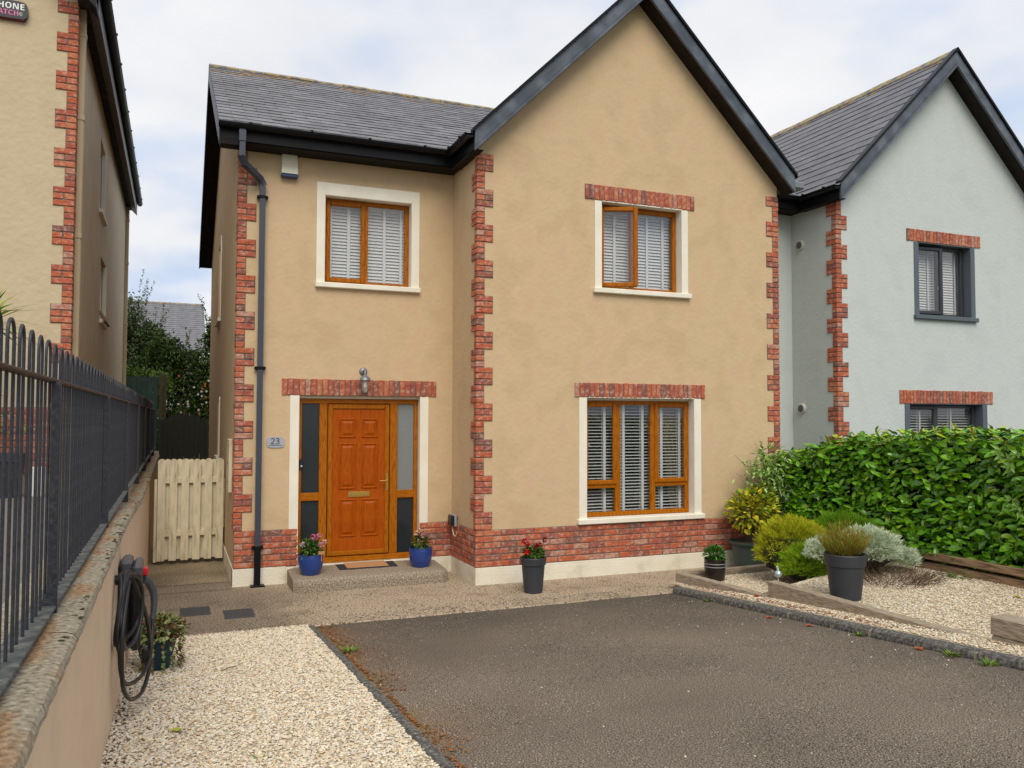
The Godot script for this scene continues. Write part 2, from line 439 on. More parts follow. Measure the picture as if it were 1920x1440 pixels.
# ---------------------------------------------------------------- camera, sky, sun, exposure
func make_camera_and_light() -> void:
	var cam := Camera3D.new()
	cam.name = "camera"
	cam.fov = 50.1455
	cam.near = 0.05
	cam.far = 900.0
	var rt := Vector3(0.92520049, 0.00284744, 0.37946797)
	var up := Vector3(-0.01764812, 0.99921274, 0.03553092)
	var fw := Vector3(0.37906806, 0.03957012, -0.92452237)
	cam.transform = Transform3D(Basis(rt, up, -fw), Vector3(-0.68775731, 2.08191884, 10.59564647))
	add_child(cam)
	cam.current = true
	var env := Environment.new()
	env.background_mode = Environment.BG_SKY
	env.tonemap_mode = Environment.TONE_MAPPER_LINEAR
	env.tonemap_exposure = 1.15
	env.sdfgi_enabled = true
	env.ssao_enabled = true
	env.ssil_enabled = true
	var sky := Sky.new()
	var pm := PanoramaSkyMaterial.new()
	pm.panorama = sky_texture()
	sky.sky_material = pm
	env.sky = sky
	env.background_energy_multiplier = 0.92
	var we := WorldEnvironment.new()
	we.name = "world_environment"
	we.environment = env
	add_child(we)
	var sun := DirectionalLight3D.new()
	sun.name = "sun"
	sun.light_energy = 0.66
	sun.light_angular_distance = 38.0
	sun.light_color = Color(1.0, 0.965, 0.91)
	sun.shadow_enabled = true
	add_child(sun)
	sun.look_at_from_position(Vector3.ZERO, Vector3(0.13, -0.84, -0.74), Vector3.UP)


func sky_texture() -> ImageTexture:
	var w := 1536
	var h := 768
	var f := FastNoiseLite.new()
	f.seed = 5
	f.noise_type = FastNoiseLite.TYPE_SIMPLEX_SMOOTH
	f.fractal_octaves = 6
	f.fractal_gain = 0.55
	f.frequency = 0.42
	var f2 := FastNoiseLite.new()
	f2.seed = 17
	f2.fractal_octaves = 4
	f2.frequency = 0.16
	var im := Image.create_empty(w, h, false, Image.FORMAT_RGBF)
	var ground := Color(0.17, 0.155, 0.135)
	for y in h:
		var el := PI * (0.5 - (y + 0.5) / h)
		var sy := sin(el)
		var cy := cos(el)
		for x in w:
			if sy < -0.02:
				im.set_pixel(x, y, ground)
				continue
			var az := TAU * (x + 0.5) / w
			var k := 1.0 / (maxf(sy, 0.0) + 0.16)
			var px := cos(az) * cy * k
			var pz := sin(az) * cy * k
			var a := f.get_noise_2d(px * 1.5, pz * 1.5)
			var b := f2.get_noise_2d(px + 31.0, pz)
			var cover := smoothstep(-0.52, 0.16, a + b * 0.45)
			cover = clampf(cover + 0.30 * exp(-sy * 6.0), 0.0, 1.0)
			var g2 := f.get_noise_2d(px * 2.2 + 70.0, pz * 2.2 - 12.0)
			var tone := clampf(0.55 + g2 * 1.15 + f2.get_noise_2d(px * 3.0 + 9.0, pz * 3.0) * 0.5, 0.0, 1.0)
			var cloud := Color(0.76, 0.778, 0.822).lerp(Color(0.89, 0.892, 0.903), tone)
			var blue := Color(0.36, 0.53, 0.84).lerp(Color(0.58, 0.69, 0.87), exp(-sy * 3.0))
			im.set_pixel(x, y, blue.lerp(cloud, cover))
	return ImageTexture.create_from_image(im)


# ---------------------------------------------------------------- ground, drive, path
func sheet(x0: float, x1: float, z0: float, z1: float, nx: int, nzz: int, hf: Callable, cf: Callable) -> G:
	var g := G.new()
	for i in nx:
		for j in nzz:
			var p := []
			for q in [[0, 1], [1, 1], [1, 0], [0, 0]]:
				var x := lerpf(x0, x1, float(i + q[0]) / nx)
				var z := lerpf(z0, z1, float(j + q[1]) / nzz)
				p.append(Vector3(x, hf.call(x, z), z))
			var cs := []
			for q in p:
				cs.append(cf.call(q.x, q.z))
			g.quad(p[0], p[1], p[2], p[3])
			var k := g.c.size() - 6      # order 0, 2, 1 and 0, 3, 2
			for e in [[0, 0], [1, 2], [2, 1], [3, 0], [4, 3], [5, 2]]:
				g.c[k + e[0]] = cs[e[1]]
	return g


func tone(k: float) -> Color:
	return Color(k, k, k)


func make_ground() -> void:
	var g := G.new()
	var zs := [-320.0, -30.0, RZ, 12.3, 40.0, 320.0]
	var hs := [-0.06, -0.06, -0.06, 0.66, 0.66, 0.66]
	for i in zs.size() - 1:
		g.quad(Vector3(-320, hs[i + 1], zs[i + 1]), Vector3(320, hs[i + 1], zs[i + 1]), Vector3(320, hs[i], zs[i]), Vector3(-320, hs[i], zs[i]))
	struct("ground", g, M["soil"])
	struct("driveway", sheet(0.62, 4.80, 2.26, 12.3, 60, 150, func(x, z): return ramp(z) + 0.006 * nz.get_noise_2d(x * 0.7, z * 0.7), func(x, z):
		var a := nz.get_noise_2d(x * 0.55 + 7.0, z * 0.55)
		var b := nz.get_noise_2d(x * 0.18, z * 0.9 + 40.0)
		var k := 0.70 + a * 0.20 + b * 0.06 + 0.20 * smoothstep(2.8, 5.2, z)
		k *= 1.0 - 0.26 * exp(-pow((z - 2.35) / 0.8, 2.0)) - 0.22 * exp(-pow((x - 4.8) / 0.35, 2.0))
		var rust := clampf(1.2 * exp(-(x - 0.62) / 0.16) * (0.35 + nz.get_noise_2d(z * 0.9, 3.3) * 1.6), 0.0, 1.0)
		return Color(k * 0.97, k * 0.935, k * 0.88).lerp(Color(1.7, 0.85, 0.32), rust * 0.85)), M["asphalt"])
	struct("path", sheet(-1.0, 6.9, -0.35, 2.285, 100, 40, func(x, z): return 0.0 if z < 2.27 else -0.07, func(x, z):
		var a := nz.get_noise_2d(x * 0.6, z * 0.6 + 11.0)
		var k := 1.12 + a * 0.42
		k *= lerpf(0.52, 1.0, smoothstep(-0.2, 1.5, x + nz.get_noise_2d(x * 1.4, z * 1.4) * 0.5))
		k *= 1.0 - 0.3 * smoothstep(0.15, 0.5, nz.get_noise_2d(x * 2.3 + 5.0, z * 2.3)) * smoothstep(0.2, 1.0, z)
		if absf(x - 3.05) < 0.03 and z > D:
			k *= 0.75
		if absf(z - 0.12) < 0.03 and x < 0.0:
			k *= 0.6
		return Color(k, k * 0.985, k * 0.96)), M["concrete"])
	struct("alley_path", sheet(-1.0, 0.0, -11.0, -0.354, 8, 60, func(_x, _z): return 0.003, func(x, z):
		var k := 0.62 + nz.get_noise_2d(x, z) * 0.35
		return Color(k, k * 1.0, k * 0.88)), M["concrete"])
	struct("neighbour_yard", sheet(-12.0, -1.29, -11.0, 13.0, 2, 2, func(_x, _z): return 1.2, func(_x, _z): return Color.WHITE), M["yard"])
	# gravel strip beside the drive
	struct("gravel_bed", sheet(-1.0, 0.56, 2.25, 12.0, 4, 12, func(_x, z): return ramp(z) + 0.011, func(_x, _z): return Color.WHITE), M["gravel_base"])
	stones("gravel", func(): return [rng.randf_range(-1.0, 0.56), rng.randf_range(2.22, 9.4)], func(x, z): return ramp(z) + 0.016 + 0.05 * exp(-(x + 1.0) / 0.10), 62000, 0.0075, 0.0195)
	# edging between gravel and drive
	var kl := thing("kerb", "thin dark concrete edging between the pale gravel strip and the drive", "kerb", Vector3(0.6, 0, RZ), "")
	var z := 2.30
	while z < 11.5:
		var s := G.new()
		var l := 0.91
		s.xf = Transform3D(Basis(Vector3.RIGHT, -atan(RS)), Vector3(-0.01 + rng.randf_range(-0.004, 0.004), ramp(z) + 0.028 + rng.randf_range(-0.004, 0.004), z - RZ))
		s.cbox(Vector3(-0.032, -0.15, 0), Vector3(0.032, 0.0, l - 0.008), 0.012, 0.003, rng)
		part(kl, "kerb_stone", s, M["kerb_stone"])
		z += l
	# rounded kerb on the bed side
	var kr := thing("kerb", "dark weathered kerb stones with pale joints along the planted bed", "kerb", Vector3(4.86, 0, RZ), "")
	z = 2.22
	while z < 11.5:
		var s := G.new()
		var l := 1.0
		var zz := z - RZ
		s.xf = Transform3D(Basis(Vector3.RIGHT, -atan(RS)), Vector3(rng.randf_range(-0.004, 0.004), RS * zz - 0.004, zz))
		var pr := PackedVector2Array([Vector2(-0.06, -0.15), Vector2(0.065, -0.15), Vector2(0.065, 0.070), Vector2(0.0, 0.072), Vector2(-0.024, 0.068), Vector2(-0.044, 0.054), Vector2(-0.054, 0.022)])
		s.prism(pr, 0.012, l - 0.012)
		part(kr, "kerb_stone", s, M["kerb_stone"])
		var j := G.new()
		j.xf = s.xf
		j.box(Vector3(-0.05, -0.15, l - 0.013), Vector3(0.06, 0.058, l + 0.013))
		part(kr, "joint", j, M["joint"])
		z += l
	# planted bed surface and its stones
	struct("planting_bed", sheet(4.92, 7.9, 2.0, 12.0, 30, 100, func(x, zz): return bed_h(x, zz) - 0.004, func(_x, _z): return Color.WHITE), M["gravel_base"])
	stones("gravel", func(): return [rng.randf_range(4.93, 7.5), 2.02 + 6.3 * rng.randf()], func(x, zz): return bed_h(x, zz) + 0.003, 62000, 0.0075, 0.018)


func stone_mesh() -> ArrayMesh:
	if mesh_cache.has("stone"):
		return mesh_cache["stone"]
	var g := G.new()
	var t := (1.0 + sqrt(5.0)) / 2.0
	var p := [Vector3(-1, t, 0), Vector3(1, t, 0), Vector3(-1, -t, 0), Vector3(1, -t, 0), Vector3(0, -1, t), Vector3(0, 1, t), Vector3(0, -1, -t), Vector3(0, 1, -t), Vector3(t, 0, -1), Vector3(t, 0, 1), Vector3(-t, 0, -1), Vector3(-t, 0, 1)]
	for i in 12:
		p[i] = p[i].normalized() * rng.randf_range(0.75, 1.15)
	for f in [[0, 11, 5], [0, 5, 1], [0, 1, 7], [0, 7, 10], [0, 10, 11], [1, 5, 9], [5, 11, 4], [11, 10, 2], [10, 7, 6], [7, 1, 8], [3, 9, 4], [3, 4, 2], [3, 2, 6], [3, 6, 8], [3, 8, 9], [4, 9, 5], [2, 4, 11], [6, 2, 10], [8, 6, 7], [9, 8, 1]]:
		g._t(p[f[0]], p[f[1]], p[f[2]], Vector3.ZERO)
	mesh_cache["stone"] = g.mesh()
	return mesh_cache["stone"]


func stones(called: String, where: Callable, hf: Callable, count: int, r0: float, r1: float) -> void:
	var mm := MultiMesh.new()
	mm.transform_format = MultiMesh.TRANSFORM_3D
	mm.use_colors = true
	mm.mesh = stone_mesh()
	mm.instance_count = count
	for i in count:
		var q: Array = where.call()
		var r := rng.randf_range(r0, r1) * (0.7 if rng.randf() < 0.3 else 1.0)
		var b := Basis.from_euler(Vector3(rng.randf() * TAU, rng.randf() * TAU, rng.randf() * TAU)).scaled(Vector3(1.0, 0.6, 1.0) * r * 0.62)
		b = Basis(Vector3.UP, rng.randf() * TAU) * b.scaled(Vector3(rng.randf_range(0.9, 1.5), 1, 1))
		mm.set_instance_transform(i, Transform3D(b, Vector3(q[0], hf.call(q[0], q[1]) + rng.randf_range(-0.003, 0.004), q[1])))
		var k := rng.randf_range(0.72, 1.05)
		var c := Color(0.76, 0.65, 0.47)
		var u := rng.randf()
		if u < 0.30:
			c = Color(0.80, 0.74, 0.61)
		elif u < 0.42:
			c = Color(0.66, 0.48, 0.29)
		elif u < 0.50:
			c = Color(0.52, 0.45, 0.36)
		elif u < 0.515:
			c = Color(0.34, 0.28, 0.22)
		mm.set_instance_color(i, Color(c.r * k, c.g * k, c.b * k))
	var o := MultiMeshInstance3D.new()
	o.name = numbered(self, called)
	o.multimesh = mm
	o.material_override = M["stone"]
	add_child(o, true)
	stuff(o)
	tag(o, "pale cream and honey pebbles of the strip between the low wall and the drive" if counts[str(get_instance_id()) + called] == 1 else "pale cream pebbles spread round the shrubs inside the timber edging", "gravel")


# ---------------------------------------------------------------- masonry helpers
# wall face in the plane spanned by U (along) and UP from O, thickness T inwards (-N); outline polygon above `top` handled by `gable` [u, y] peak
func wall(g: G, O: Vector3, U: Vector3, N: Vector3, L: float, H: float, T: float, holes: Array, peak := Vector2.ZERO) -> void:
	var us := [0.0, L]
	var ys := [0.0, H]
	for h in holes:
		us.append(h[0]); us.append(h[1]); ys.append(h[2]); ys.append(h[3])
	us.sort(); ys.sort()
	var at := func(u: float, y: float, t: float) -> Vector3: return O + U * u + Vector3.UP * y - N * t
	for i in us.size() - 1:
		for j in ys.size() - 1:
			if us[i + 1] - us[i] < 1e-5 or ys[j + 1] - ys[j] < 1e-5:
				continue
			var mu: float = (us[i] + us[i + 1]) * 0.5
			var my: float = (ys[j] + ys[j + 1]) * 0.5
			var hit := false
			for h in holes:
				if mu > h[0] and mu < h[1] and my > h[2] and my < h[3]:
					hit = true
			if hit:
				continue
			g.quad(at.call(us[i], ys[j], 0), at.call(us[i + 1], ys[j], 0), at.call(us[i + 1], ys[j + 1], 0), at.call(us[i], ys[j + 1], 0))
			g.quad(at.call(us[i + 1], ys[j], T), at.call(us[i], ys[j], T), at.call(us[i], ys[j + 1], T), at.call(us[i + 1], ys[j + 1], T))
	for h in holes:
		g.quad(at.call(h[0], h[2], 0), at.call(h[0], h[3], 0), at.call(h[0], h[3], T), at.call(h[0], h[2], T))
		g.quad(at.call(h[1], h[3], 0), at.call(h[1], h[2], 0), at.call(h[1], h[2], T), at.call(h[1], h[3], T))
		g.quad(at.call(h[1], h[2], 0), at.call(h[0], h[2], 0), at.call(h[0], h[2], T), at.call(h[1], h[2], T))
		g.quad(at.call(h[0], h[3], 0), at.call(h[1], h[3], 0), at.call(h[1], h[3], T), at.call(h[0], h[3], T))
	if peak != Vector2.ZERO:
		g.tri(at.call(0.0, H, 0), at.call(L, H, 0), at.call(peak.x, peak.y, 0))
		g.tri(at.call(L, H, T), at.call(0.0, H, T), at.call(peak.x, peak.y, T))


func brick_mesh(s: Vector3, k: int) -> ArrayMesh:
	var key := "b%s%d" % [s, k]
	if not mesh_cache.has(key):
		var g := G.new()
		g.cbox(-s * 0.5, s * 0.5, 0.006, 0.003, rng)
		mesh_cache[key] = g.mesh()
	return mesh_cache[key]


func brick_mat(warm := 0.5) -> Material:
	var u := rng.randf()
	var i := 0
	if u < 0.30 + 0.2 * (warm - 0.5): i = 0
	elif u < 0.52: i = 1
	elif u < 0.70: i = 2
	elif u < 0.82: i = 3
	elif u < 0.93: i = 4
	else: i = 5
	return M["brick_%d" % i]


func put_brick(parent: Node, s: Vector3, at: Vector3, b := Basis(), warm := 0.5) -> void:
	var o := part(parent, "brick", brick_mesh(s, rng.randi() % 3), brick_mat(warm), Transform3D(b * Basis(Vector3.BACK, rng.randf_range(-0.006, 0.006)), at))
	o.name = o.name


# U along the front face away from the corner, V along the side face away from it; NU, NV the outward normals of front and side
func quoin(parent: Node, corner: Vector3, y0: float, y1: float, U: Vector3, V: Vector3, first_long: bool, long := 0.215, phase := 0.0) -> void:
	var pr := 0.015
	var NU := -V      # front normal points against the side's run
	var NV := -U
	var q := G.new()
	var half := 0.1025
	var bricks := []
	var n := int((y1 - y0) / 0.075)
	for k in n:
		var y := y0 + phase + k * 0.075 + 0.0375
		var is_long := (int(k / 3) % 2 == 0) == first_long
		if is_long and k % 3 == 1:
			bricks.append([half, half, y, 0.0]); bricks.append([half, half, y, half + 0.01])
		elif is_long:
			bricks.append([long, half, y, 0.0])
		else:
			bricks.append([half, long, y, 0.0])
	for e in bricks:
		var lu: float = e[0]
		var lv: float = e[1]
		var c = corner + Vector3.UP * e[2] + U * (e[3] + lu * 0.5 - pr) + V * (lv * 0.5 - pr)
		var s := Vector3(absf(U.x) * lu + absf(V.x) * lv, 0.065, absf(U.z) * lu + absf(V.z) * lv)
		e.append(c); e.append(s)
	# mortar bedding, a little behind the brick faces
	for k in range(0, n, 3):
		var is_long := (int(k / 3) % 2 == 0) == first_long
		var lu := (long if is_long else half) - 0.004
		var lv := (half if is_long else long) - 0.004
		var hh := minf(0.225, (n - k) * 0.075) - 0.004
		var a := corner + Vector3.UP * (y0 + phase + k * 0.075 + 0.002) - U * 0.007 - V * 0.007
		var b := corner + Vector3.UP * (y0 + phase + k * 0.075 + 0.002 + hh) + U * (lu - 0.007) + V * (lv - 0.007)
		q.box(Vector3(minf(a.x, b.x), a.y, minf(a.z, b.z)), Vector3(maxf(a.x, b.x), b.y, maxf(a.z, b.z)))
	var o := part(parent, "brick_quoin", q, M["mortar"])
	for e in bricks:
		put_brick(o, e[5], e[4])


# running bond on a face: O lower left, U along, N outwards
func brick_band(parent: Node, O: Vector3, U: Vector3, N: Vector3, L: float, courses: int, pitch: float, warm := 0.5) -> void:
	var q := G.new()
	var a := O - N * 0.05
	var b := O + U * L + N * 0.008 + Vector3.UP * (courses * pitch)
	q.box(Vector3(minf(a.x, b.x), a.y, minf(a.z, b.z)), Vector3(maxf(a.x, b.x), b.y, maxf(a.z, b.z)))
	var o := part(parent, "brick_plinth", q, M["mortar"])
	for k in courses:
		var u := -0.1125 if k % 2 == 1 else 0.0
		while u < L - 0.03:
			var u0 := maxf(u, 0.0)
			var u1 := minf(u + 0.215, L)
			if u1 - u0 > 0.03:
				var l := snappedf(u1 - u0, 0.01)
				var s := Vector3(absf(U.x) * l + absf(N.x) * 0.06, pitch - 0.01, absf(U.z) * l + absf(N.z) * 0.06)
				put_brick(o, s, O + U * (u0 + u1) * 0.5 + Vector3.UP * (k + 0.5) * pitch + N * (-0.03 + 0.015 + rng.randf_range(-0.002, 0.003)), Basis(), warm)
			u += 0.225


func soldier_course(parent: Node, x0: float, x1: float, y0: float, y1: float, z: float) -> void:
	var q := G.new()
	q.box(Vector3(x0 + 0.003, y0 + 0.003, z - 0.08), Vector3(x1 - 0.003, y1 - 0.003, z + 0.008))
	var o := part(parent, "brick_lintel", q, M["mortar"])
	var n := int(round((x1 - x0) / 0.0725))
	var w := (x1 - x0) / n
	for i in n:
		put_brick(o, Vector3(w - 0.010, y1 - y0, 0.10), Vector3(x0 + (i + 0.5) * w, (y0 + y1) * 0.5 + rng.randf_range(-0.003, 0.003), z - 0.05 + 0.017 + rng.randf_range(-0.002, 0.003)))


# ---------------------------------------------------------------- roofs
# slates on a slope: O the lower left corner at the eave, U along the eave, S up the slope
func slates(parent: Node, O: Vector3, U: Vector3, S: Vector3, L: float, rows: int, ex: float, w: float, keep: Callable, lichen_from: int, tints: Array) -> void:
	var N := U.cross(S).normalized()
	if N.y < 0.0:
		N = -N
	var tilt := 0.05
	var rest := G.new()
	for r in rows:
		var u := -w * 0.5 if r % 2 == 1 else 0.0
		while u < L - 0.02:
			var u0 := maxf(u, 0.0)
			var u1 := minf(u + w, L)
			var mid := O + U * (u0 + u1) * 0.5 + S * (r + 0.5) * ex
			if keep.call(mid) and u1 - u0 > 0.04:
				var wd := snappedf(u1 - u0 - 0.002, 0.004)
				var key := "slate%.3f%d" % [wd, rng.randi() % 3]
				if not mesh_cache.has(key):
					var g := G.new()
					g.cbox(Vector3(-wd * 0.5, 0, -0.03), Vector3(wd * 0.5, 0.011, ex + 0.03), 0.002, 0.001, rng)
					mesh_cache[key] = g.mesh()
				var b := Basis(U, N, U.cross(N)).orthonormalized()
				if b.z.dot(S) < 0.0:
					b = Basis(-U, N, (-U).cross(N)).orthonormalized()
				b = b * Basis(Vector3.RIGHT, tilt + rng.randf_range(-0.004, 0.004)) * Basis(Vector3.UP, rng.randf_range(-0.006, 0.006))
				var p := O + U * (u0 + u1) * 0.5 + S * (r * ex) + N * (0.012 + rng.randf_range(0.0, 0.003))
				var m: Material = M["slate_%d" % tints[rng.randi() % tints.size()]]
				if r >= lichen_from and rng.randf() < 0.3:
					m = M["slate_lichen"]
				part(parent, "slate", mesh_cache[key], m, Transform3D(b, p))
			u += w


# stepped courses joined into one: for slopes the photograph hides
func courses(g: G, O: Vector3, U: Vector3, S: Vector3, L: float, rows: int, ex: float) -> void:
	var N := U.cross(S).normalized()
	var flip := N.y < 0.0
	if flip:
		N = -N
	for r in rows:
		var a := O + S * (r * ex) + N * 0.022
		var b := O + S * ((r + 1) * ex) + N * 0.012
		var a0 := O + S * (r * ex) + N * 0.0
		var L2 := U * L
		if not flip:
			g.quad(a, a + L2, b + L2, b); g.quad(a0, a0 + L2, a + L2, a)
		else:
			g.quad(a + L2, a, b, b + L2); g.quad(a0 + L2, a0, a, a + L2)


func ridge(parent: Node, a: Vector3, b: Vector3, slope: float, m: Material) -> void:
	var d := (b - a)
	var L := d.length()
	d = d.normalized()
	var side := d.cross(Vector3.UP).normalized()
	var n := int(round(L / 0.45))
	var l := L / n
	for i in n:
		var g := G.new()
		var c := a + d * (i * l)
		var j := rng.randf_range(-0.006, 0.006)
		var w := 0.13
		for s in [-1.0, 1.0]:
			var o: Vector3 = side * s * w + Vector3.DOWN * w * slope
			var up := Vector3.UP * (0.02 + j)
			var p := [c + up, c + d * (l - 0.012) + up, c + d * (l - 0.012) + o + up, c + o + up]
			var th := Vector3.UP * 0.02
			var q := [p[0] + th, p[1] + th, p[2] + th, p[3] + th]
			var mm: Vector3 = (p[0] + p[1] + p[2] + p[3]) * 0.25 + th * 0.5
			g._q(p[0], p[1], p[2], p[3], mm); g._q(q[0], q[1], q[2], q[3], mm)
			for e in 4:
				g._q(p[e], p[(e + 1) % 4], q[(e + 1) % 4], q[e], mm)
		part(parent, "ridge_tile", g, m)


# gutter trough: an open half-round channel from a to b
func gutter(parent: Node, a: Vector3, b: Vector3, r: float, m: Material, brackets := 0) -> void:
	var g := G.new()
	var d := (b - a).normalized()
	var s := d.cross(Vector3.UP).normalized()
	var pts := []
	for i in 9:
		var w := PI * i / 8.0
		pts.append([-s * cos(w) * r - Vector3.UP * sin(w) * r * 0.95, -s * cos(w) * (r - 0.006) - Vector3.UP * sin(w) * (r - 0.006) * 0.95])
	for i in 8:
		for k in 2:
			var p: Vector3 = pts[i][k]
			var q: Vector3 = pts[i + 1][k]
			if k == 0:
				g._q(a + p, b + p, b + q, a + q, (a + b) * 0.5)
			else:
				var mm: Vector3 = (a + b) * 0.5 + (p + q) * 1.5
				g._q(a + p, b + p, b + q, a + q, mm)
	for e in [0, 8]:
		var p: Vector3 = pts[e][0]
		g.box((a + p).min(b + p) - Vector3(0.006, 0.004, 0.006), (a + p).max(b + p) + Vector3(0.006, 0.006, 0.006))
	for e in [a, b]:
		for i in 8:
			g.tri(e, e + pts[i][0], e + pts[i + 1][0])
			g.tri(e, e + pts[i + 1][0], e + pts[i][0])
	var o := part(parent, "gutter", g, m)
	for i in brackets:
		var c := a.lerp(b, (i + 0.5) / brackets)
		var k := G.new()
		for j in 8:
			var p: Vector3 = pts[j][0] * 1.09
			var q: Vector3 = pts[j + 1][0] * 1.09
			g = k
			g._q(c + p - d * 0.02, c + p + d * 0.02, c + q + d * 0.02, c + q - d * 0.02, c)
		var tip: Vector3 = c - s * r * 1.05
		for sg in [1.0, -1.0]:
			var tp: Vector3 = c + s * sg * r * 1.05
			k.box(tp - Vector3(0.016, 0.0, 0.016), tp + Vector3(0.016, 0.022, 0.016))
		tip = tip
		part(o, "gutter_bracket", k, m)


# sloping board in a plane of constant z, lower edge from a to b, height h measured upright
func slope_board(g: G, a: Vector2, b: Vector2, h: float, z0: float, z1: float) -> void:
	var p := PackedVector2Array([a, b, b + Vector2(0, h), a + Vector2(0, h)])
	if b.x < a.x:
		p = PackedVector2Array([b, a, a + Vector2(0, h), b + Vector2(0, h)])
	g.prism(p, z0, z1)


# ---------------------------------------------------------------- windows
func frame_rect(g: G, x0: float, x1: float, y0: float, y1: float, z0: float, z1: float, w: float, ch := 0.006) -> void:
	g.cbox(Vector3(x0, y0, z0), Vector3(x0 + w, y1, z1), ch)
	g.cbox(Vector3(x1 - w, y0, z0), Vector3(x1, y1, z1), ch)
	g.cbox(Vector3(x0 + w - 0.002, y0, z0 + 0.001), Vector3(x1 - w + 0.002, y0 + w, z1 - 0.001), ch)
	g.cbox(Vector3(x0 + w - 0.002, y1 - w, z0 + 0.001), Vector3(x1 - w + 0.002, y1, z1 - 0.001), ch)


func pane(parent: Node, x0: float, x1: float, y0: float, y1: float, z: float, m: Material, at := Transform3D()) -> void:
	var g := G.new()
	g.box(Vector3(x0, y0, z - 0.003), Vector3(x1, y1, z + 0.003))
	part(parent, "pane", g, m, at)


func blind(called: String, label: String, x0: float, x1: float, y0: float, y1: float, z: float, tilt: float, tapes: Array) -> void:
	var b := thing(called, label, "blind", Vector3((x0 + x1) * 0.5, y1, z), "window blinds")
	var w := x1 - x0
	var g := G.new()
	g.cbox(Vector3(-w * 0.5, -0.05, -0.03), Vector3(w * 0.5, 0.0, 0.03), 0.005)
	part(b, "head_rail", g, M["blind_white"])
	var s := G.new()
	s.cbox(Vector3(-w * 0.5, -0.0015, -0.024), Vector3(w * 0.5, 0.0015, 0.024), 0.001)
	var sm := s.mesh()
	var y := -0.075
	while y > -(y1 - y0) + 0.02:
		part(b, "slat", sm, M["blind_white"], Transform3D(Basis(Vector3.RIGHT, tilt + rng.randf_range(-0.03, 0.03)), Vector3(0, y, 0)))
		y -= 0.0432
	var r := G.new()
	r.cbox(Vector3(-w * 0.5, -(y1 - y0), -0.024), Vector3(w * 0.5, -(y1 - y0) + 0.018, 0.024), 0.004)
	part(b, "bottom_rail", r, M["blind_white"])
	for t in tapes:
		var k := G.new()
		k.box(Vector3(t - (x0 + x1) * 0.5 - 0.019, -(y1 - y0), 0.0265), Vector3(t - (x0 + x1) * 0.5 + 0.019, -0.02, 0.0275))
		k.box(Vector3(t - (x0 + x1) * 0.5 - 0.019, -(y1 - y0), -0.0275), Vector3(t - (x0 + x1) * 0.5 + 0.019, -0.02, -0.0265))
		part(b, "tape", k, M["blind_white"])


func handle(parent: Node, p: Vector3, m: Material, at := Transform3D()) -> void:
	var g := G.new()
	g.cbox(p + Vector3(-0.012, -0.03, -0.008), p + Vector3(0.012, 0.03, 0.0), 0.003)
	g.tube([p + Vector3(0, 0, -0.02), p + Vector3(0.05, -0.05, -0.03), p + Vector3(0.06, -0.06, -0.03)], 0.007, 6)
	part(parent, "window_handle", g, m, at)


# band of smooth plaster round an opening
func surround(parent: Node, x0: float, x1: float, y0: float, y1: float, z: float, w: float, top: bool, m: Material, rev: float, sill_over := 0.03) -> void:
	var g := G.new()
	var t := 0.012
	g.cbox(Vector3(x0 - w, y0, z - 0.02), Vector3(x0, y1 + (w * 1.5 if top else 0.0), z + t), 0.003)
	g.cbox(Vector3(x1, y0, z - 0.02), Vector3(x1 + w, y1 + (w * 1.5 if top else 0.0), z + t), 0.003)
	if top:
		g.cbox(Vector3(x0 - 0.001, y1, z - 0.02), Vector3(x1 + 0.001, y1 + w * 1.5, z + t - 0.001), 0.003)
	# reveals
	g.box(Vector3(x0 - 0.01, y0, z - rev), Vector3(x0 + 0.004, y1 - 0.001, z + t - 0.003))
	g.box(Vector3(x1 - 0.004, y0, z - rev), Vector3(x1 + 0.01, y1 - 0.001, z + t - 0.003))
	g.box(Vector3(x0 + 0.004, y1 - 0.004, z - rev), Vector3(x1 - 0.004, y1 + 0.01, z + t - 0.003))
	part(parent, "window_surround", g, m)
	var s := G.new()
	s.cbox(Vector3(x0 - w - sill_over, y0 - 0.065, z - rev), Vector3(x1 + w + sill_over, y0 + 0.003, z + 0.06), 0.008)
	part(parent, "window_sill", s, m)


func pyramid_panel(parent: Node, x0: float, x1: float, y0: float, y1: float, z: float, m: Material) -> void:
	var g := G.new()
	var w := 0.022
	for e in [[x0, x0 + w, y0, y1], [x1 - w, x1, y0, y1], [x0 + w, x1 - w, y0, y0 + w], [x0 + w, x1 - w, y1 - w, y1]]:
		g.cbox(Vector3(e[0] - 0.001, e[2] - 0.001, z - 0.005), Vector3(e[1] + 0.001, e[3] + 0.001, z + 0.013), 0.008)
	var a := 0.032
	var b := 0.062
	var A := [Vector3(x0 + a, y0 + a, z + 0.001), Vector3(x1 - a, y0 + a, z + 0.001), Vector3(x1 - a, y1 - a, z + 0.001), Vector3(x0 + a, y1 - a, z + 0.001)]
	var B := [Vector3(x0 + b, y0 + b, z + 0.014), Vector3(x1 - b, y0 + b, z + 0.014), Vector3(x1 - b, y1 - b, z + 0.014), Vector3(x0 + b, y1 - b, z + 0.014)]
	for i in 4:
		g.quad(A[i], A[(i + 1) % 4], B[(i + 1) % 4], B[i])
	g.quad(B[0], B[1], B[2], B[3])
	part(parent, "door_panel", g, m)


# ---------------------------------------------------------------- houses
const ZY := Basis(Vector3(0, 0, -1), Vector3(0, 1, 0), Vector3(1, 0, 0))     # draw in (-z, y), extrude along x


func chevron(x0: float, x1: float, base: float, lo: float, hi: float, pk := PITCH) -> PackedVector2Array:
	var m := (x0 + x1) * 0.5
	var r := (x1 - x0) * 0.5 * pk
	return PackedVector2Array([Vector2(x0, base + lo), Vector2(m, base + r + lo), Vector2(x1, base + lo), Vector2(x1, base + hi), Vector2(m, base + r + hi), Vector2(x0, base + hi)])


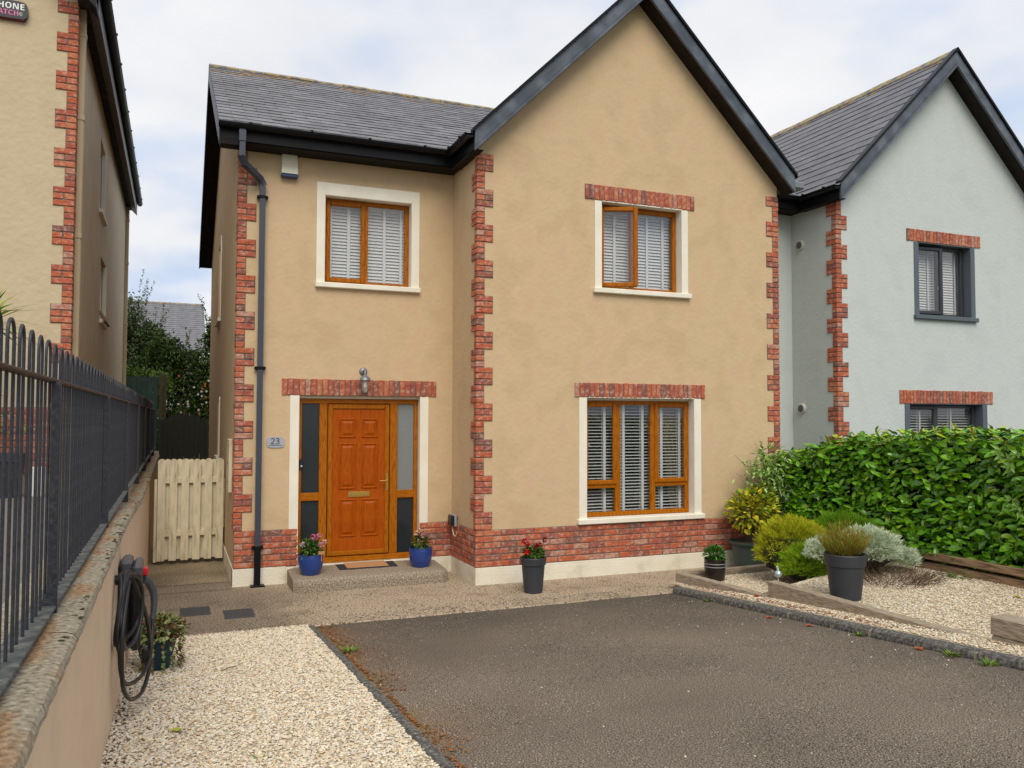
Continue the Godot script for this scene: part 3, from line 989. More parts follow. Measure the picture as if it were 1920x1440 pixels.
# gabled bay roof whose underside starts at `base` at both feet; front boards at zf
func bay_roof(house: Node3D, x0: float, x1: float, base: float, zf: float, zb: float, wall_z: float, left_slates: Callable, real_left: bool) -> Node3D:
	var m := (x0 + x1) * 0.5
	var r := (x1 - x0) * 0.5 * PITCH
	var g := G.new()
	g.prism(chevron(x0, x1, base, 0.06, 0.235), zb, zf - 0.03)
	var roof := part(house, "bay_roof", g, M["slate_0"])
	var s := G.new()
	s.prism(chevron(x0 + 0.01, x1 - 0.01, base, 0.0, 0.05), wall_z + 0.002, zf)
	part(house, "soffit", s, M["soffit_brown"])
	for side in 2:
		var b := G.new()
		var a := Vector2(x0 if side == 0 else x1, base)
		var p := Vector2(m, base + r)
		if side == 0:
			slope_board(b, a, p - Vector2(0.0015, 0.0015 * PITCH), 0.25, zf, zf + 0.03)
		else:
			slope_board(b, p + Vector2(0.0015, -0.0015 * PITCH), a, 0.25, zf, zf + 0.03)
		var o := part(house, "bargeboard", b, M["barge_paint"])
		var k := G.new()
		slope_board(k, a + Vector2(0, -0.004), p + Vector2(0, -0.004), 0.05, zf + 0.03, zf + 0.045)
		slope_board(k, a + Vector2(0, 0.052), p + Vector2(0, 0.052), 0.012, zf + 0.03, zf + 0.038)
		part(o, "moulding", k, M["barge_paint"])
		var v := G.new()
		var ov := Vector2(-0.03 if side == 0 else 0.03, -0.03 * PITCH)
		slope_board(v, a + ov + Vector2(0, 0.252), p + Vector2(0, 0.252), 0.05, zf - 0.05, zf + 0.06)
		part(o, "verge_trim", v, M["black_plastic"])
	var S1 := Vector3(1, PITCH, 0).normalized()
	var L := (m - x0 + 0.03) * sqrt(1.0 + PITCH * PITCH)
	var rows := int(round(L / 0.2226))
	var O1 := Vector3(x0 - 0.03, base + 0.235 - 0.03 * PITCH, zf + 0.05)
	if real_left:
		slates(roof, O1, Vector3(0, 0, -1), S1, zf - zb + 0.05, rows, L / rows, 0.32, left_slates, rows - 1, [0, 1, 1, 2, 2])
	else:
		var cg := G.new()
		courses(cg, O1 - Vector3(0, 0, zf - zb + 0.05), Vector3(0, 0, 1), S1, zf - zb + 0.05, rows, L / rows)
		stuff(part(roof, "slate_courses", cg, M["slate_1"]))
	var cg2 := G.new()
	courses(cg2, Vector3(x1 + 0.03, base + 0.235 - 0.03 * PITCH, zb), Vector3(0, 0, 1), Vector3(-1, PITCH, 0).normalized(), zf - zb + 0.05, rows, L / rows)
	stuff(part(roof, "slate_courses", cg2, M["slate_1"]))
	ridge(roof, Vector3(m, base + r + 0.25, zf + 0.06), Vector3(m, base + r + 0.25, zb), PITCH, M["ridge_lichen"])
	return roof


func main_roof_y(z: float) -> float:
	return 5.552 + (0.38 - z) * MP


func make_tan_house() -> void:
	var h := thing("house", "two-storey house in tan render with oak front door, brick quoins and gabled bay", "house")
	var g := G.new()
	var ZP := Vector3(0, 0, 1)
	wall(g, Vector3.ZERO, Vector3.RIGHT, ZP, X1, 5.44, 0.3, [[1.05, 2.2, 3.79, 4.93], [0.755, 2.335, 0.12, 2.342]])
	wall(g, Vector3(X1, 0, 0), ZP, Vector3.LEFT, D, 5.50, 0.3, [])
	wall(g, Vector3(X1, 0, D), Vector3.RIGHT, ZP, X2 - X1, 5.46, 0.3, [[4.535 - X1, 5.80 - X1, 3.79, 4.965], [4.31 - X1, 5.99 - X1, 0.745, 2.335]], Vector2((X2 - X1) * 0.5, 5.46 + (X2 - X1) * 0.5 * PITCH))
	wall(g, Vector3(X2, 0, D), -ZP, Vector3.RIGHT, D, 5.50, 0.3, [])
	wall(g, Vector3(0, 0, -8.5), ZP, Vector3.LEFT, 8.5, 5.44, 0.3, [[3.3, 4.3, 3.75, 5.1], [3.9, 4.6, 1.4, 2.35]], Vector2(4.4, 7.80))
	wall(g, Vector3(X2, 0, -8.5), Vector3.LEFT, -ZP, X2, 5.44, 0.3, [])
	part(h, "wall", g, M["tan_render"])
	# floors and an inner wall keep the rooms closed
	g = G.new()
	g.box(Vector3(0.28, 0.02, -8.3), Vector3(X2, 0.12, -0.28)); g.box(Vector3(X1 + 0.28, 0.02, -0.28), Vector3(X2 - 0.28, 0.12, D - 0.28))
	g.box(Vector3(0.28, 2.6, -8.3), Vector3(X2, 2.75, -0.28)); g.box(Vector3(X1 + 0.28, 2.6, -0.28), Vector3(X2 - 0.28, 2.75, D - 0.28))
	g.box(Vector3(0.28, 5.2, -8.3), Vector3(X2, 5.3, -0.28)); g.box(Vector3(X1 + 0.28, 5.2, -0.28), Vector3(X2 - 0.28, 5.3, D - 0.28))
	g.box(Vector3(0.28, 0.12, -3.2), Vector3(X2, 5.2, -3.1))
	g.box(Vector3(X1 + 0.02, 0.12, -3.1), Vector3(X1 + 0.18, 5.2, 0.1))
	part(h, "room", g, M["room_wall"])
	# painted plinth, brick plinth above it
	g = G.new()
	var pz := 0.012
	g.cbox(Vector3(-0.012, -0.1, -8.4), Vector3(0.01, 0.213, -0.05), 0.004)
	g.cbox(Vector3(-pz, -0.1, -0.2), Vector3(0.62, 0.213, pz), 0.006)
	g.cbox(Vector3(0.62, -0.1, -0.2), Vector3(X1, 0.2, pz - 0.002), 0.006)
	g.cbox(Vector3(2.50, 0.0, -0.15), Vector3(X1 - 0.002, 0.213, pz), 0.006)
	g.cbox(Vector3(X1 - pz, -0.1, -0.1), Vector3(X1 + 0.2, 0.213, D + pz), 0.006)
	g.cbox(Vector3(X1 + 0.2, -0.1, D - 0.2), Vector3(X2, 0.2125, D + pz), 0.006)
	part(h, "plinth", g, M["plinth_paint"])
	var cp := 0.0762
	brick_band(h, Vector3(0.0, 0.213, 0), Vector3.RIGHT, ZP, 0.757, 6, cp, 0.3)
	brick_band(h, Vector3(2.333, 0.213, 0), Vector3.RIGHT, ZP, X1 - 2.333 - 0.012, 6, cp, 0.4)
	brick_band(h, Vector3(X1, 0.213, 0.012), ZP, Vector3.LEFT, D - 0.012, 6, cp, 0.4)
	brick_band(h, Vector3(X1 - 0.012, 0.213, D), Vector3.RIGHT, ZP, X2 - X1 + 0.02, 6, cp, 0.8)
	quoin(h, Vector3(0, 0, 0), 0.672, 5.40, Vector3.RIGHT, -ZP, false)
	quoin(h, Vector3(X1, 0, D), 0.672, 5.40, Vector3.RIGHT, -ZP, true)
	quoin(h, Vector3(X2, 0, D), 0.672, 5.36, Vector3.LEFT, -ZP, true)
	soldier_course(h, 0.539, 2.556, 2.342, 2.55, 0.0)
	soldier_course(h, 4.284, 6.012, 4.973, 5.176, D)
	soldier_course(h, 4.135, 6.17, 2.3386, 2.529, D)
	tan_roof(h)
	# windows
	surround(h, 1.05, 2.2, 3.79, 4.93, 0.0, 0.105, true, M["white_paint"], 0.2, 0.01)
	surround(h, 4.535, 5.80, 3.79, 4.965, D, 0.10, false, M["white_paint"], 0.2)
	surround(h, 4.31, 5.99, 0.745, 2.335, D, 0.11, false, M["white_paint"], 0.2)
	var w := G.new()
	frame_rect(w, 1.056, 2.194, 3.796, 4.924, -0.19, -0.13, 0.055)
	w.cbox(Vector3(1.575, 3.84, -0.19), Vector3(1.64, 4.88, -0.131), 0.005)
	var win := part(h, "window", w, M["oak_up"])
	w = G.new()
	frame_rect(w, 1.085, 1.60, 3.828, 4.892, -0.165, -0.112, 0.058, 0.012)
	part(win, "sash", w, M["oak_up"])
	pane(win, 1.14, 1.55, 3.88, 4.84, -0.145, M["glass"])
	pane(win, 1.635, 2.145, 3.845, 4.875, -0.155, M["glass"])
	handle(win, Vector3(1.57, 4.25, -0.19), M["blind_white"])
	blind("window_blind", "closed white slatted blind in the upper window left of the bay", 1.07, 2.18, 3.82, 4.92, -0.25, 1.06, [1.16, 1.40, 1.64, 1.88, 2.11])
	# bay, upper
	w = G.new()
	var z := D - 0.13
	frame_rect(w, 4.541, 5.794, 3.796, 4.945, z - 0.06, z, 0.055)
	w.cbox(Vector3(5.06, 3.84, z - 0.06), Vector3(5.115, 4.90, z - 0.001), 0.005)
	w.box(Vector3(4.541, 4.946, z - 0.05), Vector3(5.794, 4.964, z - 0.01))
	win = part(h, "window", w, M["oak_up"])
	pane(win, 5.11, 5.745, 3.845, 4.895, z - 0.03, M["glass"])
	var open := Transform3D(Basis(Vector3.UP, -0.37), Vector3(4.565, 0, z + 0.02))
	w = G.new()
	frame_rect(w, 0.0, 0.52, 3.83, 4.915, -0.035, 0.02, 0.06, 0.012)
	part(win, "sash", w, M["oak_up"], open)
	pane(win, 0.055, 0.468, 3.885, 4.86, -0.01, M["glass"], open)
	handle(win, Vector3(0.49, 4.25, -0.045), M["blind_white"], open)
	blind("window_blind", "half-closed white slatted blind behind the open casement under the gable", 4.56, 5.775, 3.82, 4.92, D - 0.27, 1.06, [4.87, 5.13, 5.39, 5.645])
	# bay, lower
	w = G.new()
	frame_rect(w, 4.316, 5.984, 0.752, 2.30, z - 0.06, z, 0.058)
	for e in [[4.815, 4.895, 0.80, 2.25], [5.37, 5.445, 0.80, 2.25]]:
		w.cbox(Vector3(e[0], e[2], z - 0.06), Vector3(e[1], e[3], z - 0.001), 0.006)
	w.cbox(Vector3(4.365, 1.125, z - 0.06), Vector3(4.82, 1.195, z - 0.002), 0.006)
	w.cbox(Vector3(5.44, 1.13, z - 0.06), Vector3(5.94, 1.20, z - 0.002), 0.006)
	win = part(h, "window", w, M["oak_up"])
	w = G.new()
	w.box(Vector3(4.316, 2.302, z - 0.05), Vector3(5.984, 2.333, z - 0.012))
	part(win, "head_trim", w, M["white_paint"])
	for e in [[4.335, 4.835, 1.175, 2.275], [5.43, 5.965, 1.18, 2.275]]:
		w = G.new()
		frame_rect(w, e[0], e[1], e[2], e[3], z - 0.02, z + 0.022, 0.062, 0.012)
		part(win, "sash", w, M["oak_up"])
		pane(win, e[0] + 0.055, e[1] - 0.055, e[2] + 0.055, e[3] - 0.055, z - 0.005, M["glass"])
	pane(win, 4.37, 4.82, 0.805, 1.13, z - 0.03, M["glass"])
	pane(win, 5.44, 5.93, 0.805, 1.135, z - 0.03, M["glass"])
	pane(win, 4.89, 5.375, 0.805, 2.25, z - 0.03, M["glass"])
	handle(win, Vector3(4.40, 1.75, z - 0.03), M["blind_white"])
	blind("window_blind", "open white slatted blind in the wide ground-floor window of the tan bay", 4.33, 5.97, 0.78, 2.32, D - 0.25, 0.22, [4.40, 4.70, 4.995, 5.295, 5.60, 5.895])
	var cu := thing("curtain", "gathered ochre curtain behind the blind of the wide ground-floor window", "curtain", Vector3(6.02, 0.2, D - 0.38))
	g = G.new()
	var last := Vector3.ZERO
	for i in 25:
		var p := Vector3(-0.22 + 0.014 * i, 0, 0.03 * sin(i * 1.3))
		if i > 0:
			g.quad(last + Vector3(0.10, 0, 0), p + Vector3(0.10, 0, 0), p + Vector3(-0.16, 2.3, 0), last + Vector3(-0.16, 2.3, 0))
		last = p
	part(cu, "cloth", g, M["curtain_cloth"])
	front_door(h)
	# narrow windows of the side wall
	for e in [[-5.2, -4.2, 3.75, 5.1], [-4.6, -3.9, 1.4, 2.35]]:
		w = G.new()
		w.xf = Transform3D(Basis(Vector3(0, 0, 1), Vector3.UP, Vector3.LEFT), Vector3(0, 0, 0))
		frame_rect(w, e[0], e[1], e[2], e[3], -0.14, -0.08, 0.05)
		win = part(h, "window", w, M["white_paint"])
		w = G.new()
		w.cbox(Vector3(-0.05, e[2] - 0.06, e[0] - 0.06), Vector3(0.2, e[2] + 0.002, e[1] + 0.06), 0.006)
		w.cbox(Vector3(-0.02, e[2], e[1]), Vector3(0.1, e[3] + 0.05, e[1] + 0.07), 0.005)
		part(win, "sill", w, M["white_paint"])
		w = G.new()
		w.box(Vector3(0.105, e[2] + 0.04, e[0] + 0.04), Vector3(0.11, e[3] - 0.04, e[1] - 0.04))
		part(win, "pane", w, M["glass"])


func roof_slab(g: G, x0: float, x1: float) -> void:
	g.xf = Transform3D(ZY, Vector3.ZERO)
	g.prism(PackedVector2Array([Vector2(-0.36, main_roof_y(0.36) - 0.07), Vector2(4.1, main_roof_y(-4.1) - 0.07), Vector2(8.56, main_roof_y(0.36) - 0.07), Vector2(8.56, main_roof_y(0.36)), Vector2(4.1, main_roof_y(-4.1)), Vector2(-0.36, main_roof_y(0.36))]), x0, x1)
	g.xf = Transform3D()


func tan_roof(h: Node3D) -> void:
	var g := G.new()
	roof_slab(g, -0.24, X2 - 0.002)
	var roof := part(h, "roof", g, M["soffit_paint"])
	var S := Vector3(0, MP, -1).normalized()
	var ex := 5.12 / 23.0
	var xm := (X1 + X2) * 0.5
	slates(roof, Vector3(-0.26, main_roof_y(0.39), 0.39), Vector3.RIGHT, S, 5.5, 23, ex, 0.33, func(p): return p.y > 8.0 - PITCH * absf(p.x - xm) - 0.12, 20, [0, 1, 1, 2, 2, 3])
	g = G.new()
	courses(g, Vector3(-0.26, main_roof_y(0.38), -8.58), Vector3.RIGHT, Vector3(0, MP, 1).normalized(), X2 + 0.26, 23, ex)
	stuff(part(roof, "slate_courses", g, M["slate_1"]))
	ridge(roof, Vector3(-0.26, main_roof_y(-4.1) + 0.01, -4.1), Vector3(X2, main_roof_y(-4.1) + 0.01, -4.1), MP, M["ridge_lichen"])
	# verge on the left gable
	for back in 2:
		g = G.new()
		g.xf = Transform3D(ZY, Vector3.ZERO)
		var y0 := main_roof_y(0.36)
		var y1 := main_roof_y(-4.1)
		var p := PackedVector2Array([Vector2(-0.36, y0 - 0.26), Vector2(4.099, y1 - 0.24), Vector2(4.099, y1 + 0.005), Vector2(-0.36, y0 + 0.005)])
		if back == 1:
			p = PackedVector2Array([Vector2(4.101, y1 - 0.24), Vector2(8.56, y0 - 0.26), Vector2(8.56, y0 + 0.005), Vector2(4.101, y1 + 0.005)])
		g.prism(p, -0.262, -0.241)
		part(h, "bargeboard", g, M["black_plastic"])
		g = G.new()
		g.xf = Transform3D(ZY, Vector3.ZERO)
		p = PackedVector2Array([Vector2(-0.36, y0 - 0.24), Vector2(4.099, y1 - 0.22), Vector2(4.099, y1 - 0.15), Vector2(-0.36, y0 - 0.17)])
		if back == 1:
			p = PackedVector2Array([Vector2(4.101, y1 - 0.22), Vector2(8.56, y0 - 0.24), Vector2(8.56, y0 - 0.17), Vector2(4.101, y1 - 0.15)])
		g.prism(p, -0.24, 0.02)
		part(h, "soffit", g, M["soffit_paint"])
	# front eaves
	g = G.new()
	g.box(Vector3(-0.238, 5.385, 0.29), Vector3(2.66, 5.55, 0.345))
	part(h, "fascia", g, M["black_plastic"])
	g = G.new()
	g.box(Vector3(-0.238, 5.375, 0.002), Vector3(X1 - 0.002, 5.384, 0.316))
	g.box(Vector3(-0.238, 5.384, 0.0), Vector3(-0.225, 5.50, 0.29))
	part(h, "soffit", g, M["soffit_paint"])
	gutter(h, Vector3(-0.27, 5.56, 0.405), Vector3(2.60, 5.56, 0.405), 0.058, M["black_plastic"], 4)
	# bay eaves, left side
	g = G.new()
	g.box(Vector3(2.652, 5.362, 0.30), Vector3(2.668, 5.56, 1.195))
	part(h, "fascia", g, M["black_plastic"])
	g = G.new()
	g.box(Vector3(2.668, 5.362, 0.318), Vector3(X1 - 0.002, 5.372, 1.195))
	part(h, "soffit", g, M["soffit_paint"])
	gutter(h, Vector3(2.592, 5.55, 0.33), Vector3(2.592, 5.55, 1.22), 0.058, M["black_plastic"], 2)
	bay_roof(h, 2.655, 2.0 * xm - 2.655, 5.345, 1.2, -4.1, D, func(_p): return true, false)
	# lead flashing where the right foot meets the neighbour
	g = G.new()
	g.cbox(Vector3(7.60, 5.42, 1.02), Vector3(7.80, 5.53, 1.20), 0.02)
	part(h, "flashing", g, M["zinc"])
	# rainwater pipe with swan neck
	g = G.new()
	pipe_run(g, [Vector3(-0.0, 5.53, 0.39), Vector3(-0.0, 5.20, 0.385), Vector3(0.03, 5.12, 0.33), Vector3(0.24, 5.02, 0.075), Vector3(0.272, 4.96, 0.055), Vector3(0.272, 0.45, 0.055)], 0.033)
	var dp := part(h, "downpipe", g, M["blue_black_plastic"])
	g = G.new()
	pipe_run(g, [Vector3(0.272, 0.47, 0.056), Vector3(0.272, 0.02, 0.056)], 0.037)
	part(dp, "shoe", g, M["black_plastic"])
	g = G.new()
	g.cbox(Vector3(0.19, 0.0, 0.02), Vector3(0.36, 0.02, 0.14), 0.006)
	part(dp, "gully", g, M["black_plastic"])
	for y in [4.80, 2.67, 0.47]:
		g = G.new()
		g.cbox(Vector3(0.205, y - 0.022, 0.012), Vector3(0.34, y + 0.022, 0.07), 0.01)
		g.cbox(Vector3(0.232, y - 0.022, 0.06), Vector3(0.312, y + 0.022, 0.096), 0.01)
		part(dp, "pipe_clip", g, M["black_plastic"])
	g = G.new()
	g.cbox(Vector3(-0.042, 5.36, 0.345), Vector3(0.042, 5.50, 0.43), 0.006)
	part(dp, "outlet", g, M["blue_black_plastic"])


# square pipe along a run of points
func pipe_run(g: G, pts: Array, r: float) -> void:
	for i in pts.size() - 1:
		var a: Vector3 = pts[i]
		var b: Vector3 = pts[i + 1]
		var d := (b - a).normalized()
		var s := Vector3.RIGHT if absf(d.y) > 0.95 else Vector3.UP.cross(d).normalized()
		if absf(d.y) > 0.95:
			s = (s - d * s.dot(d)).normalized()
		var t := d.cross(s).normalized()
		a -= d * r * 0.5
		b += d * r * 0.5
		var p := []
		for e in [a, b]:
			for q in [[-1, -1], [1, -1], [1, 1], [-1, 1]]:
				p.append(e + s * r * q[0] + t * r * q[1])
		var m := (a + b) * 0.5
		g._q(p[0], p[1], p[2], p[3], m); g._q(p[4], p[5], p[6], p[7], m)
		for k in 4:
			g._q(p[k], p[(k + 1) % 4], p[4 + (k + 1) % 4], p[4 + k], m)


func front_door(h: Node3D) -> void:
	var g := G.new()
	for e in [[0.645, 0.755], [2.335, 2.447]]:
		g.cbox(Vector3(e[0], 0.668, -0.02), Vector3(e[1], 2.341, 0.012), 0.003)
	g.box(Vector3(0.745, 0.20, -0.14), Vector3(0.759, 2.34, 0.009))
	g.box(Vector3(2.331, 0.20, -0.14), Vector3(2.345, 2.34, 0.009))
	g.box(Vector3(0.759, 2.306, -0.13), Vector3(2.331, 2.341, -0.085))
	part(h, "door_surround", g, M["white_paint"])
	g = G.new()
	var z0 := -0.15
	var z1 := -0.09
	for e in [[0.762, 0.806, 0.2, 2.304], [1.027, 1.127, 0.275, 2.243], [1.95, 2.054, 0.275, 2.243], [2.277, 2.328, 0.2, 2.304]]:
		g.cbox(Vector3(e[0], e[2], z0), Vector3(e[1], e[3], z1), 0.006)
	var fr := part(h, "door_frame", g, M["oak_up"])
	for e in [[0.80, 2.28, 2.243, 2.303, 0.001], [0.80, 2.28, 0.2, 0.275, 0.001], [0.80, 1.03, 1.0, 1.102, 0.002], [2.05, 2.28, 1.0, 1.104, 0.002]]:
		g = G.new()
		g.cbox(Vector3(e[0], e[2], z0), Vector3(e[1], e[3], z1 - e[4]), 0.006)
		part(fr, "rail", g, M["oak_across"])
	pane(fr, 0.80, 1.03, 1.10, 2.245, -0.125, M["frosted_dark"])
	pane(fr, 0.80, 1.03, 0.27, 1.0, -0.125, M["frosted_dark"])
	pane(fr, 2.05, 2.28, 1.10, 2.245, -0.125, M["frosted_pale"])
	pane(fr, 2.05, 2.28, 0.27, 1.0, -0.125, M["frosted_dark"])
	g = G.new()
	g.box(Vector3(1.129, 0.277, -0.14), Vector3(1.948, 2.241, -0.118))
	part(fr, "seal", g, M["rubber_seal"])
	g = G.new()
	g.cbox(Vector3(1.136, 0.285, -0.135), Vector3(1.941, 2.234, -0.097), 0.004)
	var d := part(h, "front_door", g, M["door_wood"])
	g = G.new()
	frame_rect(g, 1.138, 1.939, 0.287, 2.232, -0.10, -0.078, 0.058, 0.008)
	part(d, "door_edge", g, M["oak_up"])
	for e in [[1.279, 1.50, 1.80, 2.05], [1.57, 1.79, 1.80, 2.05], [1.281, 1.498, 1.136, 1.73], [1.572, 1.79, 1.14, 1.728], [1.29, 1.503, 0.522, 1.007], [1.578, 1.80, 0.522, 1.007]]:
		pyramid_panel(d, e[0], e[1], e[2], e[3], -0.097, M["door_wood"])
	g = G.new()
	g.cbox(Vector3(1.398, 1.03, -0.10), Vector3(1.685, 1.102, -0.086), 0.005)
	g.cbox(Vector3(1.415, 1.045, -0.087), Vector3(1.668, 1.087, -0.081), 0.003)
	part(d, "letter_plate", g, M["brass"])
	g = G.new()
	g.cbox(Vector3(1.895, 1.10, -0.08), Vector3(1.925, 1.33, -0.068), 0.005)
	g.tube([Vector3(1.91, 1.237, -0.07), Vector3(1.91, 1.237, -0.03), Vector3(1.90, 1.237, -0.022), Vector3(1.80, 1.237, -0.022)], 0.009, 8)
	part(d, "door_handle", g, M["brass"])


func make_blue_house() -> void:
	var h := thing("house", "attached house in pale grey-blue render with dark grey windows behind the hedge", "house")
	var ZP := Vector3(0, 0, 1)
	var g := G.new()
	wall(g, Vector3(X2 + 0.004, 0, 0), Vector3.RIGHT, ZP, BX - X2 - 0.004, 5.44, 0.3, [])
	wall(g, Vector3(BX, 0, 0), ZP, Vector3.LEFT, D, 5.50, 0.3, [])
	wall(g, Vector3(BX, 0, D), Vector3.RIGHT, ZP, BX2 - BX, 5.46, 0.3, [[10.27 - BX, 11.44 - BX, 3.72, 4.89], [10.03 - BX, 11.66 - BX, 0.745, 2.30]], Vector2((BX2 - BX) * 0.5, 5.46 + (BX2 - BX) * 0.5 * PITCH))
	wall(g, Vector3(BX2, 0, D), -ZP, Vector3.RIGHT, D, 5.50, 0.3, [])
	wall(g, Vector3(BX2, 0, 0), Vector3.RIGHT, ZP, 3.0, 5.44, 0.3, [])
	wall(g, Vector3(BX2 + 3.0, 0, 0), -ZP, Vector3.RIGHT, 8.5, 5.44, 0.3, [], Vector2(4.1, 7.80))
	wall(g, Vector3(BX2 + 3.0, 0, -8.5), Vector3.LEFT, -ZP, BX2 + 3.0 - X2 - 0.004, 5.44, 0.3, [])
	part(h, "wall", g, M["blue_render"])
	g = G.new()
	for y in [0.02, 2.6, 5.2]:
		g.box(Vector3(BX + 0.28, y, -3.0), Vector3(BX2 - 0.28, y + 0.12, D - 0.28))
	g.box(Vector3(BX + 0.28, 0.1, -3.1), Vector3(BX2 - 0.28, 5.2, -3.0))
	g.box(Vector3(BX + 0.2, 0.1, -3.0), Vector3(BX + 0.279, 5.2, 0.0))
	part(h, "room", g, M["room_wall"])
	quoin(h, Vector3(BX, 0, D), 0.672, 5.40, Vector3.RIGHT, -ZP, false)
	soldier_course(h, 10.02, 11.67, 4.90, 5.096, D)
	soldier_course(h, 9.82, 11.90, 2.305, 2.515, D)
	surround(h, 10.27, 11.44, 3.72, 4.89, D, 0.095, false, M["reveal_grey"], 0.2, 0.02)
	surround(h, 10.03, 11.66, 0.745, 2.30, D, 0.10, false, M["reveal_grey"], 0.2, 0.02)
	var z := D - 0.13
	var w := G.new()
	frame_rect(w, 10.276, 11.434, 3.726, 4.884, z - 0.06, z, 0.055)
	w.cbox(Vector3(10.83, 3.77, z - 0.06), Vector3(10.89, 4.84, z - 0.001), 0.005)
	var win := part(h, "window", w, M["anthracite"])
	pane(win, 10.885, 11.385, 3.775, 4.835, z - 0.03, M["glass"])
	var open := Transform3D(Basis(Vector3.UP, -0.10), Vector3(10.30, 0, z + 0.012))
	w = G.new()
	frame_rect(w, 0.0, 0.575, 3.755, 4.855, -0.035, 0.02, 0.06, 0.012)
	part(win, "sash", w, M["anthracite"], open)
	pane(win, 0.055, 0.52, 3.81, 4.80, -0.01, M["glass"], open)
	handle(win, Vector3(0.545, 4.2, -0.045), M["blind_white"], open)
	blind("window_blind", "closed white slatted blind in the upper window of the grey-blue house", 10.29, 11.42, 3.75, 4.87, D - 0.26, 1.06, [10.75, 11.36])
	w = G.new()
	frame_rect(w, 10.036, 11.654, 0.752, 2.29, z - 0.06, z, 0.055)
	w.cbox(Vector3(10.72, 0.80, z - 0.06), Vector3(10.80, 2.24, z - 0.001), 0.005)
	win = part(h, "window", w, M["anthracite"])
	w = G.new()
	frame_rect(w, 10.05, 10.75, 1.2, 2.275, z - 0.02, z + 0.022, 0.065, 0.012)
	part(win, "sash", w, M["anthracite"])
	pane(win, 10.11, 10.69, 1.26, 2.215, z - 0.005, M["glass"])
	pane(win, 10.795, 11.605, 0.805, 2.24, z - 0.03, M["glass"])
	blind("window_blind", "open white slatted blind behind the hedge top in the grey-blue house", 10.05, 11.64, 0.78, 2.28, D - 0.25, 0.35, [10.5, 11.2])
	for y in [4.847, 2.223]:
		var v := G.new()
		v.xf = Transform3D(Basis(Vector3(0, 0, 1), Vector3.LEFT, Vector3.DOWN).orthonormalized(), Vector3(BX, y, 0.22))
		v.lathe([Vector2(0.0, 0.018), Vector2(0.05, 0.02), Vector2(0.052, 0.035), Vector2(0.07, 0.034), Vector2(0.082, 0.02), Vector2(0.084, -0.01)].map(func(e): return e), 24)
		var o := part(h, "vent", v, M["vent_white"])
		v = G.new()
		v.xf = Transform3D(Basis(Vector3(0, 0, 1), Vector3.LEFT, Vector3.DOWN).orthonormalized(), Vector3(BX, y, 0.22))
		v.lathe([Vector2(0.06, 0.022), Vector2(0.055, 0.045), Vector2(0.0, 0.05)], 24)
		for k in 5:
			var dy := -0.04 + 0.02 * k
			v.box(Vector3(-0.045, 0.043, dy - 0.003), Vector3(0.045, 0.052, dy + 0.003))
		part(o, "grille", v, M["vent_grille"])
	# roof
	g = G.new()
	roof_slab(g, X2 + 0.002, BX2 + 3.24)
	var roof := part(h, "roof", g, M["soffit_paint"])
	var xa := (X1 + X2) * 0.5
	var xb := (BX + BX2) * 0.5
	var S := Vector3(0, MP, -1).normalized()
	var ex := 5.12 / 23.0
	slates(roof, Vector3(7.50, main_roof_y(0.39), 0.39), Vector3.RIGHT, S, 1.1, 6, ex, 0.33, func(p): return p.y > 8.0 - PITCH * absf(p.x - xa) - 0.12 and p.y > 8.0 - PITCH * absf(p.x - xb) - 0.12, 99, [1, 2, 3])
	g = G.new()
	courses(g, Vector3(BX2, main_roof_y(0.38), 0.38), Vector3.RIGHT, S, 3.2, 23, ex)
	courses(g, Vector3(X2 + 0.01, main_roof_y(0.38), -8.58), Vector3.RIGHT, Vector3(0, MP, 1).normalized(), BX2 + 3.2 - X2, 23, ex)
	stuff(part(roof, "slate_courses", g, M["slate_1"]))
	ridge(roof, Vector3(X2 + 0.01, main_roof_y(-4.1) + 0.01, -4.1), Vector3(BX2 + 3.2, main_roof_y(-4.1) + 0.01, -4.1), MP, M["ridge_lichen"])
	var hand := 8.458
	bay_roof(h, hand, 2.0 * xb - hand, 5.345, 1.2, -4.1, D, func(p): return p.y > main_roof_y(p.z) - 0.15, true)
	g = G.new()
	g.box(Vector3(X2 + 0.02, 5.385, 0.29), Vector3(hand + 0.006, 5.55, 0.345))
	g.box(Vector3(hand - 0.004, 5.362, 0.30), Vector3(hand + 0.012, 5.56, 1.195))
	part(h, "fascia", g, M["black_plastic"])
	g = G.new()
	g.box(Vector3(X2 + 0.02, 5.375, 0.002), Vector3(BX - 0.002, 5.384, 0.316))
	g.box(Vector3(hand + 0.012, 5.362, 0.318), Vector3(BX - 0.002, 5.372, 1.195))
	part(h, "soffit", g, M["soffit_paint"])
	gutter(h, Vector3(X2 + 0.03, 5.56, 0.405), Vector3(hand - 0.06, 5.56, 0.405), 0.058, M["black_plastic"], 1)
	gutter(h, Vector3(hand - 0.063, 5.55, 0.33), Vector3(hand - 0.063, 5.55, 1.22), 0.058, M["black_plastic"], 2)


